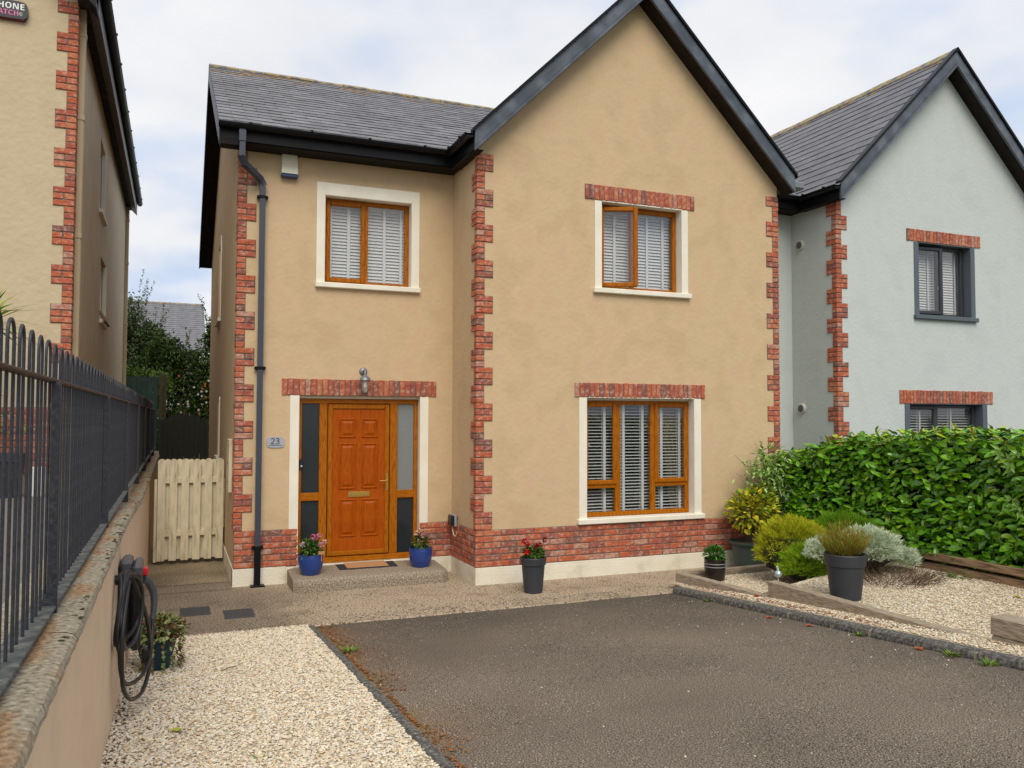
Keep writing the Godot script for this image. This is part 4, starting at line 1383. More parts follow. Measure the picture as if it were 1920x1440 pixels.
func make_left_house() -> void:
	var h := thing("house", "cream rendered house on higher ground beyond the iron railing, with brick corner", "house", Vector3(-1.82, 1.2, 0))
	var T := Transform3D(Basis(), -h.position)
	var ZP := Vector3(0, 0, 1)
	var g := G.new()
	g.xf = T
	var X := -1.82
	var E := 6.92
	wall(g, Vector3(X - 7.0, 1.0, 0), Vector3.RIGHT, ZP, 7.0, E - 1.0, 0.3, [], Vector2(3.5, E - 1.0 + 3.5 * PITCH))
	part(h, "wall", g, M["cream_render"])
	g = G.new()
	g.xf = T
	wall(g, Vector3(X, 1.0, 0), -ZP, Vector3.RIGHT, 10.3, E - 1.0, 0.3, [[3.35, 4.3, 4.25, 5.35], [3.8, 4.9, 2.6, 3.6]])
	wall(g, Vector3(X, 1.0, -10.3), Vector3.LEFT, -ZP, 7.0, E - 1.0, 0.3, [], Vector2(3.5, E - 1.0 + 3.5 * PITCH))
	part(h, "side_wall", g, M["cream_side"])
	g = G.new()
	g.xf = T
	g.box(Vector3(-5.0, 1.1, -6.0), Vector3(-2.14, 6.9, -5.8)); g.box(Vector3(-5.0, 1.1, -5.8), Vector3(-4.9, 6.9, -0.4)); g.box(Vector3(-5.0, 4.3, -5.8), Vector3(-2.12, 4.5, -0.4)); g.box(Vector3(-5.0, 6.7, -5.8), Vector3(-2.12, 6.8, -0.4))
	part(h, "room", g, M["room_wall"])
	quoin_at(h, Vector3(X, 0, 0), 2.17, 6.85, T)
	var bb := Node3D.new()
	bb.name = "front_plinth"
	h.add_child(bb)
	bb.position = -h.position
	brick_band(bb, Vector3(X - 2.25, 1.42, 0), Vector3.RIGHT, ZP, 2.25 + 0.01, 10, 0.075, 0.5)
	for k in bb.get_children():
		bb.remove_child(k)
		h.add_child(k)
		k.position -= h.position
	h.remove_child(bb)
	bb.free()
	# windows of the side wall
	for e in [[-4.3, -3.35, 5.25, 6.35], [-4.9, -3.8, 3.6, 4.6]]:
		var w := G.new()
		w.xf = T * Transform3D(Basis(Vector3(0, 0, -1), Vector3.UP, Vector3.RIGHT), Vector3(X, 0, 0))
		frame_rect(w, -e[1], -e[0], e[2], e[3], -0.14, -0.06, 0.05)
		var win := part(h, "window", w, M["white_paint"])
		w = G.new()
		w.xf = T
		w.cbox(Vector3(X - 0.2, e[2] - 0.06, e[0] - 0.04), Vector3(X + 0.05, e[2] + 0.002, e[1] + 0.04), 0.006)
		w.box(Vector3(X - 0.05, e[2], e[0] - 0.002), Vector3(X + 0.012, e[3], e[0] + 0.05))
		part(win, "sill", w, M["white_paint"])
		w = G.new()
		w.xf = T
		w.box(Vector3(X - 0.105, e[2] + 0.04, e[0] + 0.04), Vector3(X - 0.10, e[3] - 0.04, e[1] - 0.04))
		part(win, "pane", w, M["glass"])
	var s := G.new()
	s.xf = T * Transform3D(Basis(Vector3.BACK, 0.45), Vector3(X, 3.72, -4.35))
	s.cbox(Vector3(-0.02, -0.16, -0.45), Vector3(0.02, 0.02, 0.45), 0.008)
	part(h, "top_hung_sash", s, M["timber_brown"])
	# eaves along the side
	g = G.new()
	g.xf = T
	g.box(Vector3(X + 0.002, 6.905, -10.5), Vector3(-1.63, 6.93, 0.28))
	for i in 78:
		g.box(Vector3(X + 0.003, 6.897, -10.5 + i * 0.138), Vector3(-1.633, 6.906, -10.5 + i * 0.138 + 0.125))
	part(h, "soffit", g, M["soffit_brown"])
	g = G.new()
	g.xf = T
	g.box(Vector3(-1.632, 6.885, -10.5), Vector3(-1.605, 7.07, 0.30))
	part(h, "fascia", g, M["black_plastic"])
	var gut := Node3D.new()
	gut.name = "gutter_run"
	h.add_child(gut)
	gutter(gut, Vector3(-1.545, 7.06, -10.5), Vector3(-1.545, 7.06, 0.32), 0.056, M["black_plastic"], 11)
	var gg := gut.get_child(0)
	gut.remove_child(gg)
	h.add_child(gg)
	gg.position -= h.position
	h.remove_child(gut)
	gut.free()
	g = G.new()
	g.xf = T
	var b0 := 6.92 - 0.20 * PITCH
	g.prism(chevron(X - 7.0 - 0.22, X + 0.22, b0, 0.06, 0.30), -10.5, 0.27)
	part(h, "roof", g, M["slate_1"])
	g = G.new()
	g.xf = T
	g.prism(chevron(X - 7.0 - 0.22, X + 0.22, b0, 0.0, 0.05), 0.002, 0.27)
	part(h, "soffit", g, M["soffit_paint"])
	g = G.new()
	g.xf = T
	g.prism(chevron(X - 7.0 - 0.22, X + 0.22, b0, 0.0, 0.31), 0.272, 0.30)
	g.box(Vector3(X + 0.02, 6.80, 0.06), Vector3(-1.60, 7.03, 0.298))
	part(h, "bargeboard", g, M["black_plastic"])
	# tan rainwater pipes
	for e in [[-0.20, 0.05], [-10.15, 0.04]]:
		g = G.new()
		g.xf = T
		g.cbox(Vector3(X + 0.004, 1.1, e[0] - e[1]), Vector3(X + 0.075, 6.89, e[0] + e[1]), 0.01)
		for y in [2.3, 4.15, 5.55, 6.55]:
			g.cbox(Vector3(X + 0.002, y, e[0] - e[1] - 0.008), Vector3(X + 0.083, y + 0.06, e[0] + e[1] + 0.008), 0.008)
		part(h, "downpipe", g, M["tan_pipe"])
	g = G.new()
	g.xf = T
	g.cbox(Vector3(X + 0.003, 2.2, -0.62), Vector3(X + 0.05, 2.97, -0.34), 0.01)
	part(h, "meter_box", g, M["tan_pipe"])


func quoin_at(h: Node3D, corner: Vector3, y0: float, y1: float, T: Transform3D) -> void:
	quoin(h, T * corner, y0, y1, Vector3.LEFT, Vector3(0, 0, -1), true, 0.215, 0.06)


func make_far_house() -> void:
	var h := thing("house", "distant house with a plain grey slate roof seen above the trees at the alley end", "house", Vector3(-4.5, -0.06, -25))
	var g := G.new()
	g.box(Vector3(-4.3, 0, -4.2), Vector3(4.45, 4.6, 4.2))
	part(h, "wall", g, M["far_wall"])
	g = G.new()
	g.xf = Transform3D(ZY, Vector3.ZERO)
	g.prism(PackedVector2Array([Vector2(-4.6, 4.35), Vector2(0, 6.55), Vector2(4.6, 4.35), Vector2(4.6, 4.45), Vector2(0, 6.65), Vector2(-4.6, 4.45)]), -4.5, 4.78)
	var roof := part(h, "roof", g, M["slate_1"])
	g = G.new()
	courses(g, Vector3(-4.5, 4.45, 4.6), Vector3.RIGHT, Vector3(0, 2.2, -4.6).normalized(), 9.3, 22, 0.2318)
	stuff(part(roof, "slate_courses", g, M["slate_2"]))
	ridge(roof, Vector3(-4.5, 6.65, 0), Vector3(4.8, 6.65, 0), 0.478, M["ridge_lichen"])


# ---------------------------------------------------------------- low wall, railing, gates
func make_walls_and_fences() -> void:
	var gw := thing("garden_wall", "long low pinkish-tan rendered wall with a worn concrete coping along the drive", "wall", Vector3(-1.1, 0, 2))
	var T := Transform3D(Basis(), Vector3(1.1, 0, -2))
	var g := G.new()
	g.xf = T
	# body, with a slightly wavering foot
	var z := -10.6
	while z < 12.2:
		var z2 := z + 0.3
		var la := 1.305 - 0.10 * smoothstep(4.5, 1.0, z)
		var lb := 1.305 - 0.10 * smoothstep(4.5, 1.0, z2)
		g.quad(Vector3(-1.0, -0.1, z2), Vector3(-1.0, -0.1, z), Vector3(-1.0, la, z), Vector3(-1.0, lb, z2))
		z = z2
	g.box(Vector3(-1.28, -0.1, -10.6), Vector3(-1.02, 1.2, 12.2))
	part(gw, "wall", g, M["wall_paint"])
	# coping: cast lengths with a rounded outer edge
	var cz := -10.6
	while cz < 12.0:
		var c := G.new()
		c.xf = T
		var L := 1.5
		var n := 36
		var prof := [Vector2(-1.30, -0.02), Vector2(-1.30, 0.085), Vector2(-1.15, 0.088), Vector2(-1.125, 0.088), Vector2(-1.10, 0.088), Vector2(-1.075, 0.087), Vector2(-1.05, 0.086), Vector2(-1.02, 0.084), Vector2(-0.993, 0.076), Vector2(-0.985, 0.062), Vector2(-0.983, 0.046), Vector2(-1.002, 0.040)]
		var rows := []
		for i in n + 1:
			var zz := cz + L * i / n + (0.004 if i == 0 else (-0.004 if i == n else 0.0))
			var y := 1.258 - 0.10 * smoothstep(4.5, 1.0, zz)
			var r := []
			for p in prof:
				r.append(Vector3(p.x + (0.007 * nz.get_noise_2d(zz * 5.0, p.y * 30.0) if p.x > -1.0 else 0.0), y + p.y + 0.003 * nz.get_noise_2d(zz * 4.0, p.x * 9.0), zz))
			rows.append(r)
		for i in n:
			for k in prof.size() - 1:
				var q0: Vector3 = rows[i][k]
				c.quad(rows[i + 1][k], rows[i + 1][k + 1], rows[i][k + 1], q0)
				var m := c.c.size() - 6
				for e in 6:
					var P: Vector3 = [rows[i + 1][k], rows[i][k + 1], rows[i + 1][k + 1], rows[i + 1][k], rows[i][k], rows[i][k + 1]][e]
					var rust := smoothstep(0.0, 0.45, nz.get_noise_2d(P.z * 1.6, P.x * 5.0) * 1.1 + 0.34 - 5.0 * absf(P.x + 1.085))
					var dark := smoothstep(0.1, 0.4, nz.get_noise_2d(P.z * 9.0, P.x * 16.0 + 4.0)) * smoothstep(7.6, 4.5, P.z)
					c.c[m + e] = Color(1.05, 1.05, 1.05).lerp(Color(1.15, 0.58, 0.30), rust * 0.75).lerp(Color(0.42, 0.38, 0.34), dark * 0.6)
		part(gw, "coping_stone", c, M["coping"])
		cz += L
	# cushions of dead moss on the far half of the coping
	var mm := MultiMesh.new()
	mm.transform_format = MultiMesh.TRANSFORM_3D
	mm.use_colors = true
	mm.mesh = stone_mesh()
	mm.instance_count = 420
	for i in 420:
		var mz := rng.randf_range(-3.0, 7.7)
		var mx := rng.randf_range(-1.09, -0.985)
		var keep := nz.get_noise_2d(mz * 2.6, mx * 9.0) > -0.02
		var mr := rng.randf_range(0.004, 0.014) * (1.0 if keep else 0.001)
		mm.set_instance_transform(i, Transform3D(Basis(Vector3.UP, rng.randf() * 6.0) * Basis().scaled(Vector3(mr * 1.3, mr * 0.3, mr)), Vector3(mx, 1.258 + 0.083 - 0.10 * smoothstep(4.5, 1.0, mz), mz)))
		var mk := rng.randf_range(0.5, 1.3)
		mm.set_instance_color(i, Color(0.03 * mk, 0.025 * mk, 0.018 * mk) if rng.randf() < 0.85 else Color(0.10, 0.09, 0.03))
	var mo := MultiMeshInstance3D.new()
	mo.name = "moss"
	mo.multimesh = mm
	mo.material_override = M["stone"]
	mo.position = -gw.position
	gw.add_child(mo)
	stuff(mo)
	# railing of hooped bars
	var f := thing("railing", "black hooped iron railing with rusted rails on top of the low wall", "fence", Vector3(-1.1, 1.34, 2))
	var F := Transform3D(Basis(), -f.position)
	var hp := G.new()
	var pts := [Vector3(0, 0, -0.046), Vector3(0, 0.4, -0.046), Vector3(0, 0.925, -0.046)]
	for i in range(1, 10):
		var w := PI * i / 10.0
		pts.append(Vector3(0, 0.935 + 0.052 * sin(w), -0.046 * cos(w)))
	pts.append_array([Vector3(0, 0.925, 0.046), Vector3(0, 0.4, 0.046), Vector3(0, 0, 0.046)])
	hp.tube(pts, 0.0054, 7)
	var hm := hp.mesh()
	var zz := 9.40
	while zz > -9.2:
		var o := part(f, "hoop", hm, M["iron_paint"], Transform3D(Basis(Vector3.UP, rng.randf_range(-0.03, 0.03)) * Basis(Vector3.RIGHT, rng.randf_range(-0.006, 0.006)), Vector3(-1.128, 1.372, zz) - f.position))
		o.name = o.name
		zz -= 0.19
	g = G.new()
	g.xf = F
	g.cbox(Vector3(-1.15, 2.208, -9.3), Vector3(-1.106, 2.220, 9.6), 0.003)
	part(f, "rail", g, M["iron_rust"])
	g = G.new()
	g.xf = F
	g.cbox(Vector3(-1.175, 1.362, -9.3), Vector3(-1.085, 1.374, 9.6), 0.003)
	part(f, "bottom_rail", g, M["rail_grey"])
	var pz := 9.6
	while pz > -9.4:
		g = G.new()
		g.xf = F
		var base := 1.335 - 0.10 * smoothstep(4.5, 1.0, pz)
		g.cbox(Vector3(-1.120, base, pz - 0.015), Vector3(-1.088, 2.206, pz + 0.015), 0.003)
		g.prism(PackedVector2Array([Vector2(-1.082, base), Vector2(-1.082, base + 0.16), Vector2(-1.165, base)]), pz + 0.02, pz + 0.028)
		g.cbox(Vector3(-1.17, base - 0.004, pz - 0.045), Vector3(-1.065, base + 0.006, pz + 0.06), 0.003)
		part(f, "post", g, M["iron_paint"])
		pz -= 2.53
	# pale boarded gate across the alley
	var gt := thing("gate", "cream painted wooden side gate of overlapping boards with rounded tops", "gate", Vector3(-0.46, 0, -1.9))
	for i in 6:
		board(gt, -0.385 + 0.1535 * i, 0.096, 0.06, 1.475 + rng.randf_range(-0.006, 0.006), 0.012, 0.032, "gate_paint", 0.045)
	for i in 5:
		board(gt, -0.308 + 0.1535 * i, 0.085, 0.07, 1.465 + rng.randf_range(-0.006, 0.006), -0.055, -0.036, "gate_paint", 0.04)
	for y in [0.39, 1.13]:
		g = G.new()
		g.cbox(Vector3(-0.42, y, -0.035), Vector3(0.43, y + 0.085, 0.011), 0.005)
		part(gt, "rail", g, M["gate_paint"])
	g = G.new()
	g.cbox(Vector3(-0.478, 0.04, -0.05), Vector3(-0.44, 1.19, 0.0), 0.004)
	part(gt, "post", g, M["gate_paint"])
	g = G.new()
	g.cbox(Vector3(0.405, 0.48, -0.06), Vector3(0.45, 1.18, -0.02), 0.004)
	part(gt, "latch_board", g, M["gate_paint"])
	var gs := thing("gate_stop", "short cream timber fixed upright to the tan side wall beside the gate", "board", Vector3(0, 1.1, -0.65))
	g = G.new()
	g.cbox(Vector3(-0.045, 0.0, -0.26), Vector3(-0.001, 0.68, 0.16), 0.006)
	part(gs, "timber", g, M["gate_paint"])
	g = G.new()
	for y in [0.12, 0.36, 0.58]:
		g.cbox(Vector3(-0.05, y, -0.02), Vector3(-0.04, y + 0.02, 0.0), 0.003)
	part(gs, "screw", g, M["iron_rust"])
	# dark arched gate at the end
	var dg := thing("gate", "dark arched boarded garden gate at the far end of the alley", "gate", Vector3(-0.5, 0, -9.0))
	for i in 8:
		var x := -0.385 + 0.11 * i
		var top := 1.98 + 0.16 * cos(x / 0.45 * PI * 0.5)
		board(dg, x, 0.104, 0.05, top, -0.012, 0.012, "dark_gate", 0.0)
	for y in [0.3, 1.55]:
		g = G.new()
		g.cbox(Vector3(-0.43, y, -0.05), Vector3(0.43, y + 0.1, -0.013), 0.004)
		part(dg, "rail", g, M["dark_gate"])
	for x in [-0.47, 0.47]:
		g = G.new()
		g.cbox(Vector3(x - 0.035, 0.0, -0.06), Vector3(x + 0.035, 2.0, 0.03), 0.005)
		part(dg, "post", g, M["dark_gate"])
	# green boarded fence beyond the neighbour's corner
	var gf := thing("fence", "dark green vertical board fence beyond the end of the iron railing", "fence", Vector3(-1.45, 1.2, -10.6))
	for i in 9:
		board(gf, -0.62 + 0.118 * i, 0.11, -1.0, 1.80, -0.012, 0.012, "green_panel", 0.0)
	g = G.new()
	g.cbox(Vector3(0.40, -1.2, -0.05), Vector3(0.48, 1.88, 0.06), 0.01)
	part(gf, "post", g, M["green_post"])
	g = G.new()
	g.cbox(Vector3(0.49, -1.2, -0.04), Vector3(0.56, 1.86, 0.04), 0.01)
	part(gf, "post", g, M["bark"])


func board(parent: Node, x: float, w: float, y0: float, y1: float, z0: float, z1: float, m: String, round_top: float) -> void:
	var g := G.new()
	var p := PackedVector2Array([Vector2(x - w * 0.5, y0), Vector2(x + w * 0.5, y0)])
	if round_top > 0.0:
		for i in 9:
			var a := PI * i / 8.0
			p.append(Vector2(x + cos(a) * w * 0.5, y1 - round_top + sin(a) * round_top))
	else:
		p.append(Vector2(x + w * 0.5, y1)); p.append(Vector2(x - w * 0.5, y1))
	g.prism(p, z0, z1)
	part(parent, "board", g, M[m])


# ---------------------------------------------------------------- planted bed
func sleeper(label: String, a: Vector3, b: Vector3, h: float, t: float, m: String) -> void:
	var c := (a + b) * 0.5
	var o := thing("timber_sleeper", label, "timber edging", c, "timber edging of the planted bed")
	var d := b - a
	var L := d.length()
	var g := G.new()
	var n := 8
	var x := -L * 0.5
	for i in n:
		pass
	g.cbox(Vector3(-t * 0.5, 0, -L * 0.5), Vector3(t * 0.5, h, L * 0.5), 0.008, 0.003, rng)
	x = 0.0
	var q := part(o, "beam", g, M[m], Transform3D(Basis(Vector3.UP, atan2(d.x, d.z)) * Basis(Vector3.RIGHT, -asin(clampf(d.y / L, -1, 1))), Vector3.ZERO))
	q.name = "beam"


func make_garden_bed() -> void:
	sleeper("low weathered timber edging beside the kerb, in front of the small brown pot", Vector3(5.03, -0.03, 2.02), Vector3(5.19, -0.03, 3.60), 0.225, 0.10, "timber")
	sleeper("short timber edging between the concrete path and the pebbles by the green tub", Vector3(5.10, -0.03, 1.97), Vector3(6.5, -0.03, 1.90), 0.20, 0.09, "timber_across")
	sleeper("long weathered timber edging beside the kerb, under the dark tapered planter", Vector3(5.19, 0.02, 3.53), Vector3(5.19, 0.02, 6.30), 0.335, 0.11, "timber")
	sleeper("lower of two stacked timbers at the near end of the planted bed", Vector3(5.24, 0.27, 6.10), Vector3(5.24, 0.27, 8.3), 0.145, 0.20, "timber")
	sleeper("upper of two stacked timbers at the near end of the planted bed", Vector3(5.235, 0.418, 6.09), Vector3(5.235, 0.418, 8.29), 0.145, 0.20, "timber")
	sleeper("upper brown timber of the edging under the laurel hedge", Vector3(7.40, 0.455, 2.6), Vector3(7.40, 0.455, 9.0), 0.085, 0.14, "timber_brown")
	sleeper("lower brown timber of the edging under the laurel hedge", Vector3(7.42, 0.31, 2.6), Vector3(7.42, 0.31, 9.0), 0.11, 0.14, "timber_brown")
	# rounded yellow-green shrub, two masses
	var s := thing("shrub", "big rounded yellow-green needle-leaved shrub beside the dark tapered planter", "shrub", Vector3(6.2, 0.12, 2.75))
	var g := G.new()
	needles(g, Vector3(0.05, 0.39, -0.12), Vector3(0.49, 0.39, 0.44), 34000, 0.038, 0.0065, [Color(0.42, 0.47, 0.018), Color(0.52, 0.54, 0.025), Color(0.30, 0.38, 0.016), Color(0.46, 0.38, 0.03)], 0.45)
	stuff(part(s, "foliage", g, M["needle"]))
	g = G.new()
	needles(g, Vector3(-0.02, 0.25, 0.26), Vector3(0.40, 0.26, 0.34), 26000, 0.045, 0.0065, [Color(0.22, 0.42, 0.018), Color(0.30, 0.50, 0.025), Color(0.17, 0.32, 0.016), Color(0.40, 0.46, 0.03)], 0.5)
	stuff(part(s, "foliage", g, M["needle"]))
	g = G.new()
	twigs(g, Vector3(0.0, 0.0, 0.2), 0.42, 260, 0.22)
	stuff(part(s, "twigs", g, M["twig"]))
	g = G.new()
	blob(g, Vector3(0.02, 0.34, -0.1), Vector3(0.42, 0.30, 0.36))
	blob(g, Vector3(-0.02, 0.22, 0.24), Vector3(0.31, 0.19, 0.25))
	part(s, "stems", g, M["hedge_wood"])
	s = thing("shrub", "dark green feathery shrub in front of the hedge, behind the silver one", "shrub", Vector3(6.95, 0.3, 2.75))
	g = G.new()
	needles(g, Vector3(0, 0.30, 0), Vector3(0.44, 0.30, 0.42), 16000, 0.075, 0.006, [Color(0.13, 0.27, 0.014), Color(0.18, 0.34, 0.018), Color(0.09, 0.20, 0.012)], 0.75)
	stuff(part(s, "foliage", g, M["needle"]))
	g = G.new()
	blob(g, Vector3(0, 0.22, 0), Vector3(0.34, 0.26, 0.32))
	part(s, "stems", g, M["hedge_wood"])
	s = thing("shrub", "low silver-grey feathery shrub with bare brown stems behind the planter", "shrub", Vector3(6.6, 0.3, 3.6))
	g = G.new()
	for e in [[Vector3(-0.02, 0.31, -0.12), Vector3(0.40, 0.24, 0.36), 26000], [Vector3(0.36, 0.17, -0.08), Vector3(0.26, 0.15, 0.26), 9000], [Vector3(-0.55, 0.27, -0.25), Vector3(0.19, 0.17, 0.22), 6000]]:
		needles(g, e[0], e[1], e[2], 0.036, 0.0075, [Color(0.56, 0.66, 0.49), Color(0.66, 0.74, 0.58), Color(0.44, 0.54, 0.37), Color(0.60, 0.64, 0.42)], 0.55)
	stuff(part(s, "foliage", g, M["needle"]))
	g = G.new()
	twigs(g, Vector3(-0.08, 0.0, 0.18), 0.5, 900, 0.26)
	stuff(part(s, "twigs", g, M["twig"]))
	g = G.new()
	blob(g, Vector3(-0.02, 0.24, -0.12), Vector3(0.28, 0.17, 0.25))
	part(s, "stems", g, M["earth"])
	g = G.new()
	g.col = Color(0.42, 0.22, 0.05)
	for i in 40:
		var p := Vector3(rng.randf_range(0.1, 0.4), rng.randf_range(0.4, 0.52), rng.randf_range(-0.4, 0.0))
		g.leaf(p, Vector3(rng.randf_range(-1, 1), 0.6, rng.randf_range(-1, 1)).normalized(), Vector3.UP, 0.035, 0.02)
	stuff(part(s, "seed_heads", g, M["petal"]))
	var b := thing("garden_light", "small pale glass ball light at the foot of the rounded shrub", "garden light", Vector3(5.62, 0.12, 3.12))
	g = G.new()
	var pr := []
	for i in 13:
		var a := -PI * 0.5 + PI * i / 12.0
		pr.append(Vector2(cos(a) * 0.042, 0.20 + sin(a) * 0.042))
	g.lathe(pr, 18)
	part(b, "globe", g, M["globe_glass"])
	g = G.new()
	g.tube([Vector3(0, -0.05, 0), Vector3(0, 0.165, 0)], 0.006, 6)
	g.tube([Vector3(0, 0.24, 0), Vector3(-0.015, 0.285, 0)], 0.012, 8)
	part(b, "stake", g, M["vent_white"])
	# ivy-like seedling against the timbers
	s = thing("seedling", "young green sucker growing out between the brown timbers under the hedge", "plant", Vector3(7.32, 0.34, 4.0))
	g = G.new()
	for i in 42:
		g.col = [Color(0.06, 0.16, 0.02), Color(0.10, 0.24, 0.03), Color(0.04, 0.10, 0.015)][rng.randi() % 3]
		g.leaf(Vector3(rng.randf_range(-0.12, 0.02), rng.randf_range(-0.02, 0.22) * rng.randf(), rng.randf_range(-0.2, 0.25)), Vector3(-1, rng.randf_range(-0.2, 0.7), rng.randf_range(-0.9, 0.9)).normalized(), Vector3.UP, 0.07, 0.03)
	stuff(part(s, "foliage", g, M["soft_leaf"]))


# lumpy inner mass of stems that closes a shrub from inside
func blob(g: G, c: Vector3, r: Vector3) -> void:
	var n := 14
	var P := []
	for i in n + 1:
		var row := []
		for j in n:
			var a := PI * i / n
			var b := TAU * j / n
			var d := Vector3(sin(a) * cos(b), cos(a), sin(a) * sin(b))
			row.append(c + d * r * (0.92 + 0.16 * nz.get_noise_3d(d.x * 2.0 + c.x * 9.0, d.y * 2.0, d.z * 2.0)))
		P.append(row)
	for i in n:
		for j in n:
			var k := (j + 1) % n
			g._q(P[i][j], P[i][k], P[i + 1][k], P[i + 1][j], c)


func needles(g: G, c: Vector3, r: Vector3, count: int, l: float, w: float, cols: Array, upness: float) -> void:
	for i in count:
		var d := Vector3(rng.randfn(), rng.randfn(), rng.randfn()).normalized()
		if d.y < -0.45:
			d.y = -d.y
		var lump := 0.90 + 0.34 * nz.get_noise_3d(d.x * 2.6 + c.x * 5.0, d.y * 2.6, d.z * 2.6)
		var p := c + d * r * lump * rng.randf_range(0.72, 0.98)
		var o := (d * r).normalized()
		var q := (o + Vector3.UP * upness + Vector3(rng.randfn(), rng.randfn(), rng.randfn()) * 0.38).normalized()
		var s := q.cross(Vector3(rng.randfn(), rng.randfn(), rng.randfn())).normalized()
		var k := rng.randf_range(0.75, 1.2)
		var cc: Color = cols[rng.randi() % cols.size()]
		g.col = Color(cc.r * k, cc.g * k, cc.b * k)
		g.blade(p, q, s, l * rng.randf_range(0.6, 1.3), w * rng.randf_range(0.7, 1.3))


func twigs(g: G, c: Vector3, r: float, count: int, h: float) -> void:
	for i in count:
		var a := rng.randf() * TAU
		var q := sqrt(rng.randf()) * r
		var p := c + Vector3(cos(a) * q, rng.randf() * 0.04, sin(a) * q)
		var d := Vector3(cos(a) * 0.7 + rng.randfn() * 0.5, rng.randf_range(0.1, 1.2), sin(a) * 0.7 + rng.randfn() * 0.5).normalized()
		var s := d.cross(Vector3(rng.randfn(), rng.randfn(), rng.randfn())).normalized()
		g.quad(p - s * 0.002, p + s * 0.002, p + d * h * rng.randf_range(0.5, 1.0) + s * 0.0015, p + d * h * 0.5 - s * 0.0015)


# ---------------------------------------------------------------- laurel hedge
func hedge_top(z: float) -> float:
	return 1.50 + 0.30 * smoothstep(0.8, 2.6, z) + 0.035 * clampf(z - 2.6, 0.0, 6.0)


